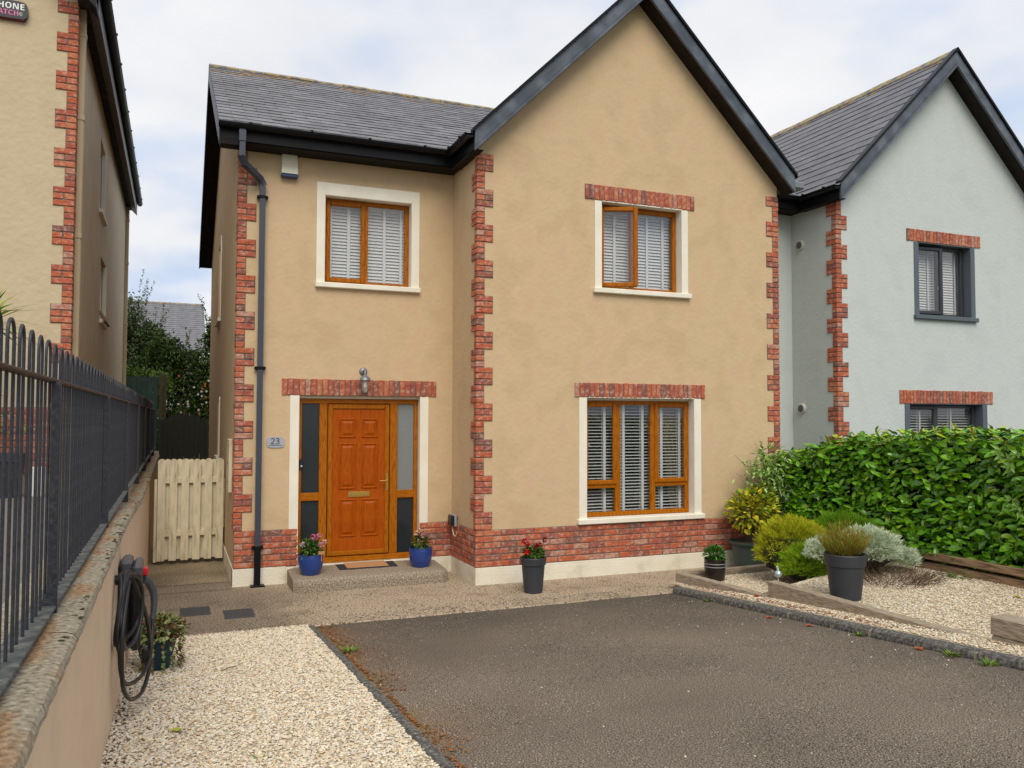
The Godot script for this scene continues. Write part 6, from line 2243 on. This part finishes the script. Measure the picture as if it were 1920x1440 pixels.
func make_pots() -> void:
	var blue := [Vector2(0.0, 0.0), Vector2(0.10, 0.0), Vector2(0.112, 0.012), Vector2(0.138, 0.08), Vector2(0.150, 0.15), Vector2(0.150, 0.205), Vector2(0.147, 0.232), Vector2(0.150, 0.238), Vector2(0.149, 0.246), Vector2(0.138, 0.246), Vector2(0.134, 0.20), Vector2(0.0, 0.19)]
	var o := pot("cobalt blue glazed pot of pink flowers left of the front door", Vector3(0.862, 0.165, 0.40), blue, "blue_glaze", 0.134, 0.20)
	bushy(o, Vector3(0.0, 0.30, 0.0), Vector3(0.14, 0.12, 0.14), 260, 0.062, 0.036, [Color(0.05, 0.13, 0.025), Color(0.07, 0.17, 0.03), Color(0.03, 0.09, 0.02), Color(0.14, 0.20, 0.035)])
	for e in [[-0.10, 0.36, 0.06, 0.72, 0.52, 0.56], [0.02, 0.445, 0.02, 0.66, 0.22, 0.30], [0.06, 0.44, 0.05, 0.60, 0.16, 0.24], [0.10, 0.45, 0.0, 0.7, 0.4, 0.45], [0.15, 0.38, 0.06, 0.72, 0.42, 0.42], [0.11, 0.35, 0.09, 0.68, 0.34, 0.36]]:
		stalk(o, Vector3(e[0] * 0.4, 0.24, e[2] * 0.4), Vector3(e[0], e[1], e[2]))
		bloom(o, Vector3(e[0], e[1] + 0.01, e[2]), 0.036, Color(e[3], e[4], e[5]), 34)
	var g := G.new()
	g.cbox(Vector3(0.07, 0.25, 0.125), Vector3(0.145, 0.29, 0.131), 0.003)
	g.cbox(Vector3(0.104, 0.17, 0.124), Vector3(0.112, 0.25, 0.13), 0.001)
	part(o, "plant_tag", g, M["curtain_cloth"] if false else M["coir"])
	o = pot("cobalt blue glazed pot of peach flowers right of the front door", Vector3(2.245, 0.165, 0.38), blue, "blue_glaze", 0.134, 0.20)
	bushy(o, Vector3(0.0, 0.31, 0.0), Vector3(0.115, 0.13, 0.115), 280, 0.05, 0.026, [Color(0.05, 0.12, 0.02), Color(0.08, 0.16, 0.03), Color(0.16, 0.20, 0.035), Color(0.03, 0.08, 0.015)])
	for e in [[-0.07, 0.43, 0.03, 0.66, 0.36, 0.22], [-0.02, 0.455, 0.05, 0.70, 0.42, 0.30], [0.03, 0.43, 0.08, 0.72, 0.32, 0.32], [0.07, 0.44, 0.02, 0.62, 0.33, 0.16], [0.0, 0.40, 0.09, 0.70, 0.34, 0.36]]:
		bloom(o, Vector3(e[0], e[1], e[2]), 0.034, Color(e[3], e[4], e[5]), 32)
	o = pot("tall dark grey pot of red geraniums against the bay's plinth", Vector3(3.28, 0.0, 1.60), [Vector2(0.0, 0.0), Vector2(0.106, 0.0), Vector2(0.111, 0.012), Vector2(0.114, 0.04), Vector2(0.138, 0.325), Vector2(0.152, 0.332), Vector2(0.159, 0.408), Vector2(0.156, 0.416), Vector2(0.144, 0.416), Vector2(0.136, 0.36), Vector2(0.0, 0.36)], "grey_planter", 0.139, 0.37)
	bushy(o, Vector3(0.0, 0.46, 0.02), Vector3(0.125, 0.085, 0.12), 260, 0.05, 0.045, [Color(0.05, 0.12, 0.02), Color(0.08, 0.17, 0.03), Color(0.13, 0.22, 0.04), Color(0.035, 0.085, 0.015)])
	for e in [[-0.12, 0.60, 0.0, 0.50, 0.006, 0.03], [-0.12, 0.485, 0.09, 0.72, 0.006, 0.012], [0.015, 0.545, 0.05, 0.33, 0.004, 0.025], [0.07, 0.55, 0.03, 0.38, 0.006, 0.03], [0.15, 0.60, 0.0, 0.30, 0.004, 0.03], [-0.09, 0.57, 0.03, 0.45, 0.005, 0.03]]:
		stalk(o, Vector3(e[0] * 0.3, 0.40, e[2] * 0.3), Vector3(e[0], e[1], e[2]))
		bloom(o, Vector3(e[0], e[1] + 0.01, e[2]), 0.036, Color(e[3], e[4], e[5]), 40)
	o = pot("small brown glazed barrel pot with bright green leaves on the pebbles", Vector3(5.42, 0.10, 2.22), [Vector2(0.0, 0.0), Vector2(0.108, 0.0), Vector2(0.118, 0.02), Vector2(0.124, 0.10), Vector2(0.126, 0.165), Vector2(0.130, 0.168), Vector2(0.126, 0.178), Vector2(0.126, 0.20), Vector2(0.130, 0.205), Vector2(0.126, 0.215), Vector2(0.126, 0.25), Vector2(0.130, 0.262), Vector2(0.118, 0.262), Vector2(0.112, 0.22), Vector2(0.0, 0.22)], "brown_glaze", 0.114, 0.235)
	bushy(o, Vector3(0.0, 0.32, 0.0), Vector3(0.13, 0.09, 0.13), 420, 0.055, 0.024, [Color(0.05, 0.17, 0.018), Color(0.08, 0.23, 0.025), Color(0.03, 0.10, 0.012)])
	g = G.new()
	for y in [0.172, 0.208]:
		g.lathe([Vector2(0.1303, y - 0.004), Vector2(0.1313, y), Vector2(0.1303, y + 0.004)], 32)
	part(o, "glaze_ring", g, M["socket_grey"])
	o = pot("wide green plastic tub with a yellowing leafy shrub at the bay's corner", Vector3(6.62, 0.0, 1.36), [Vector2(0.0, 0.0), Vector2(0.18, 0.0), Vector2(0.19, 0.015), Vector2(0.245, 0.33), Vector2(0.262, 0.338), Vector2(0.262, 0.355), Vector2(0.282, 0.362), Vector2(0.285, 0.385), Vector2(0.265, 0.39), Vector2(0.245, 0.36), Vector2(0.0, 0.355)], "green_planter", 0.246, 0.37)
	g = G.new()
	for i in 9:
		var a := TAU * i / 9.0
		g.tube([Vector3(cos(a) * 0.05, 0.36, sin(a) * 0.05), Vector3(cos(a) * 0.10, 0.6, sin(a) * 0.10), Vector3(cos(a) * 0.24, 0.85 + 0.15 * sin(a * 3.0), sin(a) * 0.24)], 0.009, 6, 0.004)
	part(o, "stems", g, M["bark"])
	bushy(o, Vector3(0.05, 0.80, 0.02), Vector3(0.40, 0.30, 0.36), 620, 0.085, 0.06, [Color(0.26, 0.34, 0.02), Color(0.34, 0.40, 0.02), Color(0.18, 0.27, 0.02), Color(0.62, 0.46, 0.025), Color(0.46, 0.40, 0.02)])
	bushy(o, Vector3(0.22, 1.02, 0.0), Vector3(0.2, 0.14, 0.2), 110, 0.08, 0.055, [Color(0.28, 0.38, 0.025), Color(0.20, 0.29, 0.02)])
	o = pot("large dark grey tapered planter of bronze heather on the pebbles", Vector3(5.47, 0.285, 4.28), [Vector2(0.0, 0.0), Vector2(0.136, 0.0), Vector2(0.142, 0.012), Vector2(0.178, 0.335), Vector2(0.192, 0.342), Vector2(0.200, 0.445), Vector2(0.196, 0.455), Vector2(0.184, 0.455), Vector2(0.172, 0.38), Vector2(0.0, 0.38)], "grey_planter", 0.175, 0.40)
	g = G.new()
	for i in 7500:
		var a := rng.randf() * TAU
		var q := sqrt(rng.randf())
		var base := Vector3(cos(a) * 0.09 * q - 0.02, 0.39, sin(a) * 0.09 * q)
		var d := Vector3(cos(a) * 0.8 * q, 1.0, sin(a) * 0.8 * q).normalized()
		var L := rng.randf_range(0.22, 0.42) * (1.0 - 0.3 * q)
		var t := rng.randf()
		var s := d.cross(Vector3(rng.randfn(), 0.1, rng.randfn())).normalized()
		g.col = [Color(0.24, 0.25, 0.03), Color(0.31, 0.30, 0.04), Color(0.30, 0.15, 0.05), Color(0.17, 0.20, 0.025)][rng.randi() % 4] if t > 0.25 else Color(0.22, 0.085, 0.04)
		g.blade(base + d * L * t, (d + Vector3(rng.randfn(), rng.randfn(), rng.randfn()) * 0.22).normalized(), s, 0.055, 0.006)
	for i in 90:
		var a := rng.randf() * TAU
		var q := sqrt(rng.randf())
		g.col = Color(0.16, 0.07, 0.03)
		g.tube([Vector3(cos(a) * 0.08 * q - 0.02, 0.38, sin(a) * 0.08 * q), Vector3(cos(a) * 0.22 * q, 0.60 - 0.06 * q, sin(a) * 0.22 * q)], 0.003, 4, 0.0015)
	stuff(part(o, "heather", g, M["needle"]))
	o = pot("dark teal pot overflowing with brown and green ivy by the low wall", Vector3(-0.79, 0.115, 3.58), [Vector2(0.0, 0.0), Vector2(0.085, 0.0), Vector2(0.10, 0.02), Vector2(0.145, 0.22), Vector2(0.152, 0.235), Vector2(0.152, 0.25), Vector2(0.14, 0.25), Vector2(0.13, 0.2), Vector2(0.0, 0.2)], "teal_pot", 0.132, 0.21)
	bushy(o, Vector3(0.02, 0.31, 0.0), Vector3(0.21, 0.10, 0.2), 520, 0.045, 0.034, [Color(0.20, 0.25, 0.08), Color(0.14, 0.19, 0.05), Color(0.30, 0.32, 0.14), Color(0.19, 0.085, 0.03), Color(0.14, 0.07, 0.03)])
	g = G.new()
	for k in 7:
		var a := -0.4 + k * 0.42
		for j in 26:
			var t := rng.randf()
			g.col = [Color(0.22, 0.28, 0.09), Color(0.30, 0.33, 0.15), Color(0.17, 0.08, 0.03)][rng.randi() % 3]
			g.leaf(Vector3(cos(a) * (0.17 + rng.randfn() * 0.012), 0.28 - t * 0.25, sin(a) * (0.17 + rng.randfn() * 0.012)), Vector3(cos(a), rng.randfn() * 0.6 - 0.3, sin(a) + rng.randfn() * 0.4).normalized(), Vector3.UP, 0.04, 0.03)
	stuff(part(o, "trailing_stems", g, M["soft_leaf"]))


# ---------------------------------------------------------------- small things on the ground
func make_small_things() -> void:
	var s := thing("doorstep", "worn concrete doorstep with a rounded front edge below the front door", "step", Vector3(1.62, 0, 0.3))
	var g := G.new()
	var prof := [Vector2(-0.42, -0.05), Vector2(-0.42, 0.20), Vector2(0.28, 0.162), Vector2(0.335, 0.150), Vector2(0.362, 0.128), Vector2(0.372, 0.095), Vector2(0.376, -0.05)]
	var xs := [-0.985, -0.97, -0.93, -0.88]
	var rows := []
	for i in 41:
		var x := lerpf(-0.985, 0.925, i / 40.0)
		var ins := 0.07 * maxf(smoothstep(-0.90, -0.985, x), smoothstep(0.84, 0.925, x))
		var r := []
		for k in prof.size():
			var q: Vector2 = prof[k]
			r.append(Vector3(x, q.y - (ins * 0.35 if k > 0 and k < 6 else 0.0) + 0.004 * nz.get_noise_2d(x * 5.0, q.x * 9.0), q.x - (ins if k > 1 else 0.0) + 0.005 * nz.get_noise_2d(x * 4.0, q.y * 12.0)))
		rows.append(r)
	for i in 40:
		for k in prof.size() - 1:
			g.quad(rows[i][k + 1], rows[i + 1][k + 1], rows[i + 1][k], rows[i][k])
	for e in [0, 40]:
		for k in range(1, prof.size() - 1):
			g._t(rows[e][0], rows[e][k], rows[e][k + 1], Vector3.ZERO)
	part(s, "step", g, M["step_concrete"])
	xs.clear()
	var m := thing("doormat", "coir doormat with a black border on the concrete doorstep", "doormat", Vector3(1.60, 0.178, 0.12))
	var tilt := Transform3D(Basis(Vector3.RIGHT, 0.055), Vector3.ZERO)
	g = G.new()
	g.cbox(Vector3(-0.375, 0, -0.20), Vector3(0.375, 0.012, 0.21), 0.004)
	part(m, "border", g, M["mat_border"], tilt)
	g = G.new()
	g.cbox(Vector3(-0.265, 0.010, -0.14), Vector3(0.265, 0.017, 0.14), 0.002)
	part(m, "coir", g, M["coir"], tilt)
	# covers let into the path
	for e in [[-0.03, 1.44, "dark rectangular drain cover in the path, nearer the doorstep"], [-0.455, 1.17, "dark rectangular drain cover in the path, nearer the low wall"]]:
		var c := thing("drain_cover", e[2], "drain cover", Vector3(e[0], 0.0, e[1]), "drain covers in the path")
		g = G.new()
		g.cbox(Vector3(-0.15, -0.02, -0.20), Vector3(0.15, 0.006, 0.20), 0.003)
		part(c, "plate", g, M["cover_iron"])
		g = G.new()
		for i in 13:
			g.cbox(Vector3(-0.135, 0.005, -0.185 + 0.03 * i), Vector3(0.135, 0.009, -0.185 + 0.03 * i + 0.014), 0.001)
		part(c, "tread", g, M["cover_iron"])
	# weeds at the edges of the drive
	var weeds := [[0.70, 3.62, 0.10, "tuft of green weeds by the edging stones at the left of the drive"], [4.78, 2.95, 0.05, "tiny green weed at the foot of the kerb near the path"], [4.77, 5.15, 0.06, "small bright weed in a kerb joint halfway along"], [4.77, 6.06, 0.10, "leafy weed at the foot of the kerb, a step before the stacked timbers"], [4.74, 6.38, 0.09, "straggling weed at the kerb beside the stacked timbers"], [-0.25, 6.10, 0.09, "single green blade growing through the pebbles of the left strip"]]
	for e in weeds:
		var w := thing("weed", e[3], "weed", Vector3(e[0], ramp(e[1]), e[1]), "weeds round the drive")
		g = G.new()
		for i in 34 if e[0] > 0.0 else 5:
			var a := rng.randf() * TAU
			g.col = [Color(0.13, 0.23, 0.025), Color(0.20, 0.29, 0.035), Color(0.09, 0.17, 0.02)][rng.randi() % 3]
			g.leaf(Vector3(cos(a), 0, sin(a)) * rng.randf() * e[2] * 0.5, Vector3(cos(a) * 0.8, rng.randf_range(0.3, 1.2), sin(a) * 0.8).normalized(), Vector3.UP, e[2] * rng.randf_range(0.4, 0.9), 0.014)
		stuff(part(w, "foliage", g, M["soft_leaf"]))
	# fallen leaves
	var spots := [[4.70, 4.10, 0, "rust-brown fallen leaf at the foot of the kerb, nearest the concrete path"], [4.73, 4.62, 0, "rust-brown fallen leaf at the foot of the kerb in the middle"], [4.72, 5.78, 0, "curled rust-brown fallen leaf at the kerb beside the weeds"], [-0.62, 5.40, 1, "yellow-green fallen leaf lying on the left pebbles"], [-0.28, 3.9, 2, "thin brown twig lying on the left pebbles"], [5.06, 3.4, 0, "red-brown fallen leaf on pebbles between kerb and long timber"], [6.9, 5.0, 1, "yellow-green fallen leaf on the pebbles under the hedge"]]
	for e in spots:
		var y := ramp(e[1]) if e[0] < 4.9 else bed_h(e[0], e[1])
		var f := thing("fallen_leaf" if e[2] < 2 else "twig", e[3], "fallen leaf" if e[2] < 2 else "twig", Vector3(e[0], y + (0.012 if e[0] < 4.5 or e[0] > 4.9 else 0.006) + (0.018 if e[0] < 0.5 else 0.0), e[1]))
		g = G.new()
		if e[2] == 2:
			g.tube([Vector3(-0.05, 0, 0.03), Vector3(0.0, 0.008, 0.0), Vector3(0.06, 0.004, -0.04)], 0.004, 5)
			part(f, "stick", g, M["twig"])
			continue
		g.col = Color(0.36, 0.085, 0.03) if e[2] == 0 else Color(0.36, 0.36, 0.04)
		var a := rng.randf() * TAU
		var d := Vector3(cos(a), 0.15, sin(a)).normalized()
		for k in 3:
			var b := d.rotated(Vector3.UP, (k - 1) * 0.7)
			laurel(g, Vector3(0, 0.004 * k, 0), b, Vector3.UP, 0.07 if k == 1 else 0.05, 0.04)
		part(f, "blade", g, M["petal"])
	# litter caught along the edges and pale grit on the drive
	var mm := MultiMesh.new()
	mm.transform_format = MultiMesh.TRANSFORM_3D
	mm.use_colors = true
	mm.mesh = stone_mesh()
	mm.instance_count = 420
	for i in 420:
		var x := lerpf(0.68, 4.78, rng.randf())
		if rng.randf() < 0.45:
			x = 4.79 - absf(rng.randfn()) * 0.5
		elif rng.randf() < 0.3:
			x = 0.66 + absf(rng.randfn()) * 0.12
		x = clampf(x, 0.66, 4.785)
		var z := rng.randf_range(2.32, 8.5)
		var r := rng.randf_range(0.0015, 0.005) if rng.randf() < 0.93 else 0.008
		mm.set_instance_transform(i, Transform3D(Basis.from_euler(Vector3(rng.randf() * 6.0, rng.randf() * 6.0, 0)).scaled(Vector3.ONE * r), Vector3(x, ramp(z) + r * 0.4, z)))
		var k := rng.randf_range(0.5, 1.0)
		mm.set_instance_color(i, Color(0.70 * k, 0.64 * k, 0.52 * k))
	var o := MultiMeshInstance3D.new()
	o.name = "grit"
	o.multimesh = mm
	o.material_override = M["stone"]
	add_child(o)
	stuff(o)
	tag(o, "scattered pale grit lying on the dark drive", "grit")
	specks("aggregate", "pale and dark stone chips set in the tarmac of the drive", 70000, func(): return [rng.randf_range(0.66, 4.79), 2.30 + 7.4 * pow(rng.randf(), 0.9)], func(_x, z): return ramp(z) + 0.001, 0.0022, 0.0052, 0.35, [Color(0.28, 0.24, 0.185), Color(0.20, 0.168, 0.13), Color(0.42, 0.37, 0.30), Color(0.045, 0.037, 0.03), Color(0.04, 0.034, 0.028), Color(0.11, 0.09, 0.07)])
	specks("lichen", "dark lichen spots and pits on the concrete path", 2600, func():
		var x := rng.randf_range(-0.1, 6.2)
		var z := rng.randf_range(0.75 if x < 2.7 else 1.05, 2.24)
		if nz.get_noise_2d(x * 1.3 + 3.0, z * 2.0) < -0.05:
			z = 2.24 - 0.35 * rng.randf()
		return [x, z], func(_x, _z): return 0.0005, 0.004, 0.016, 0.10, [Color(0.075, 0.06, 0.045), Color(0.11, 0.088, 0.065), Color(0.16, 0.125, 0.09)])
	# crumbs of earth and dead leaves where the low wall meets the pebbles
	mm = MultiMesh.new()
	mm.transform_format = MultiMesh.TRANSFORM_3D
	mm.use_colors = true
	mm.mesh = stone_mesh()
	mm.instance_count = 3400
	for i in 3400:
		var z := rng.randf_range(2.3, 9.0)
		var x := -0.99 + absf(rng.randfn()) * 0.025
		var y := ramp(z) + 0.045
		if i >= 1500:
			x = 0.645 + absf(rng.randfn()) * 0.085
			if nz.get_noise_2d(z * 1.1, 3.3) < -0.05:
				x = 0.65 + 0.03 * rng.randf()
			y = ramp(z) + 0.002
		elif i > 1150:
			x = rng.randf_range(4.94, 5.02); z = rng.randf_range(2.4, 5.4); y = bed_h(x, z) + 0.01
		var r := rng.randf_range(0.005, 0.014)
		mm.set_instance_transform(i, Transform3D(Basis.from_euler(Vector3(rng.randf() * 6.0, rng.randf() * 6.0, 0)).scaled(Vector3(r, r * 0.35, r)), Vector3(x, y + rng.randf_range(-0.01, 0.012), z)))
		var k := rng.randf_range(0.5, 1.2)
		mm.set_instance_color(i, Color(0.12 * k, 0.075 * k, 0.035 * k) if i < 1150 else Color(0.24 * k, 0.105 * k, 0.03 * k) if i >= 1500 else Color(0.32 * k, 0.15 * k, 0.08 * k))
	o = MultiMeshInstance3D.new()
	o.name = "debris"
	o.multimesh = mm
	o.material_override = M["stone"]
	add_child(o)
	stuff(o)
	tag(o, "brown leaf crumbs, moss and soil along the edges of pebbles and drive", "debris")


func specks(called: String, label: String, count: int, where: Callable, hf: Callable, r0: float, r1: float, flat: float, cols: Array) -> void:
	var mm := MultiMesh.new()
	mm.transform_format = MultiMesh.TRANSFORM_3D
	mm.use_colors = true
	mm.mesh = stone_mesh()
	mm.instance_count = count
	for i in count:
		var q: Array = where.call()
		var r := lerpf(r0, r1, pow(rng.randf(), 1.6))
		var b := Basis(Vector3.UP, rng.randf() * TAU) * Basis().scaled(Vector3(r * rng.randf_range(0.8, 1.5), r * flat, r))
		mm.set_instance_transform(i, Transform3D(b, Vector3(q[0], hf.call(q[0], q[1]), q[1])))
		var c: Color = cols[rng.randi() % cols.size()]
		var k := rng.randf_range(0.8, 1.2)
		mm.set_instance_color(i, Color(c.r * k, c.g * k, c.b * k))
	var o := MultiMeshInstance3D.new()
	o.name = called
	o.multimesh = mm
	o.material_override = M["stone"]
	add_child(o)
	stuff(o)
	tag(o, label, called)
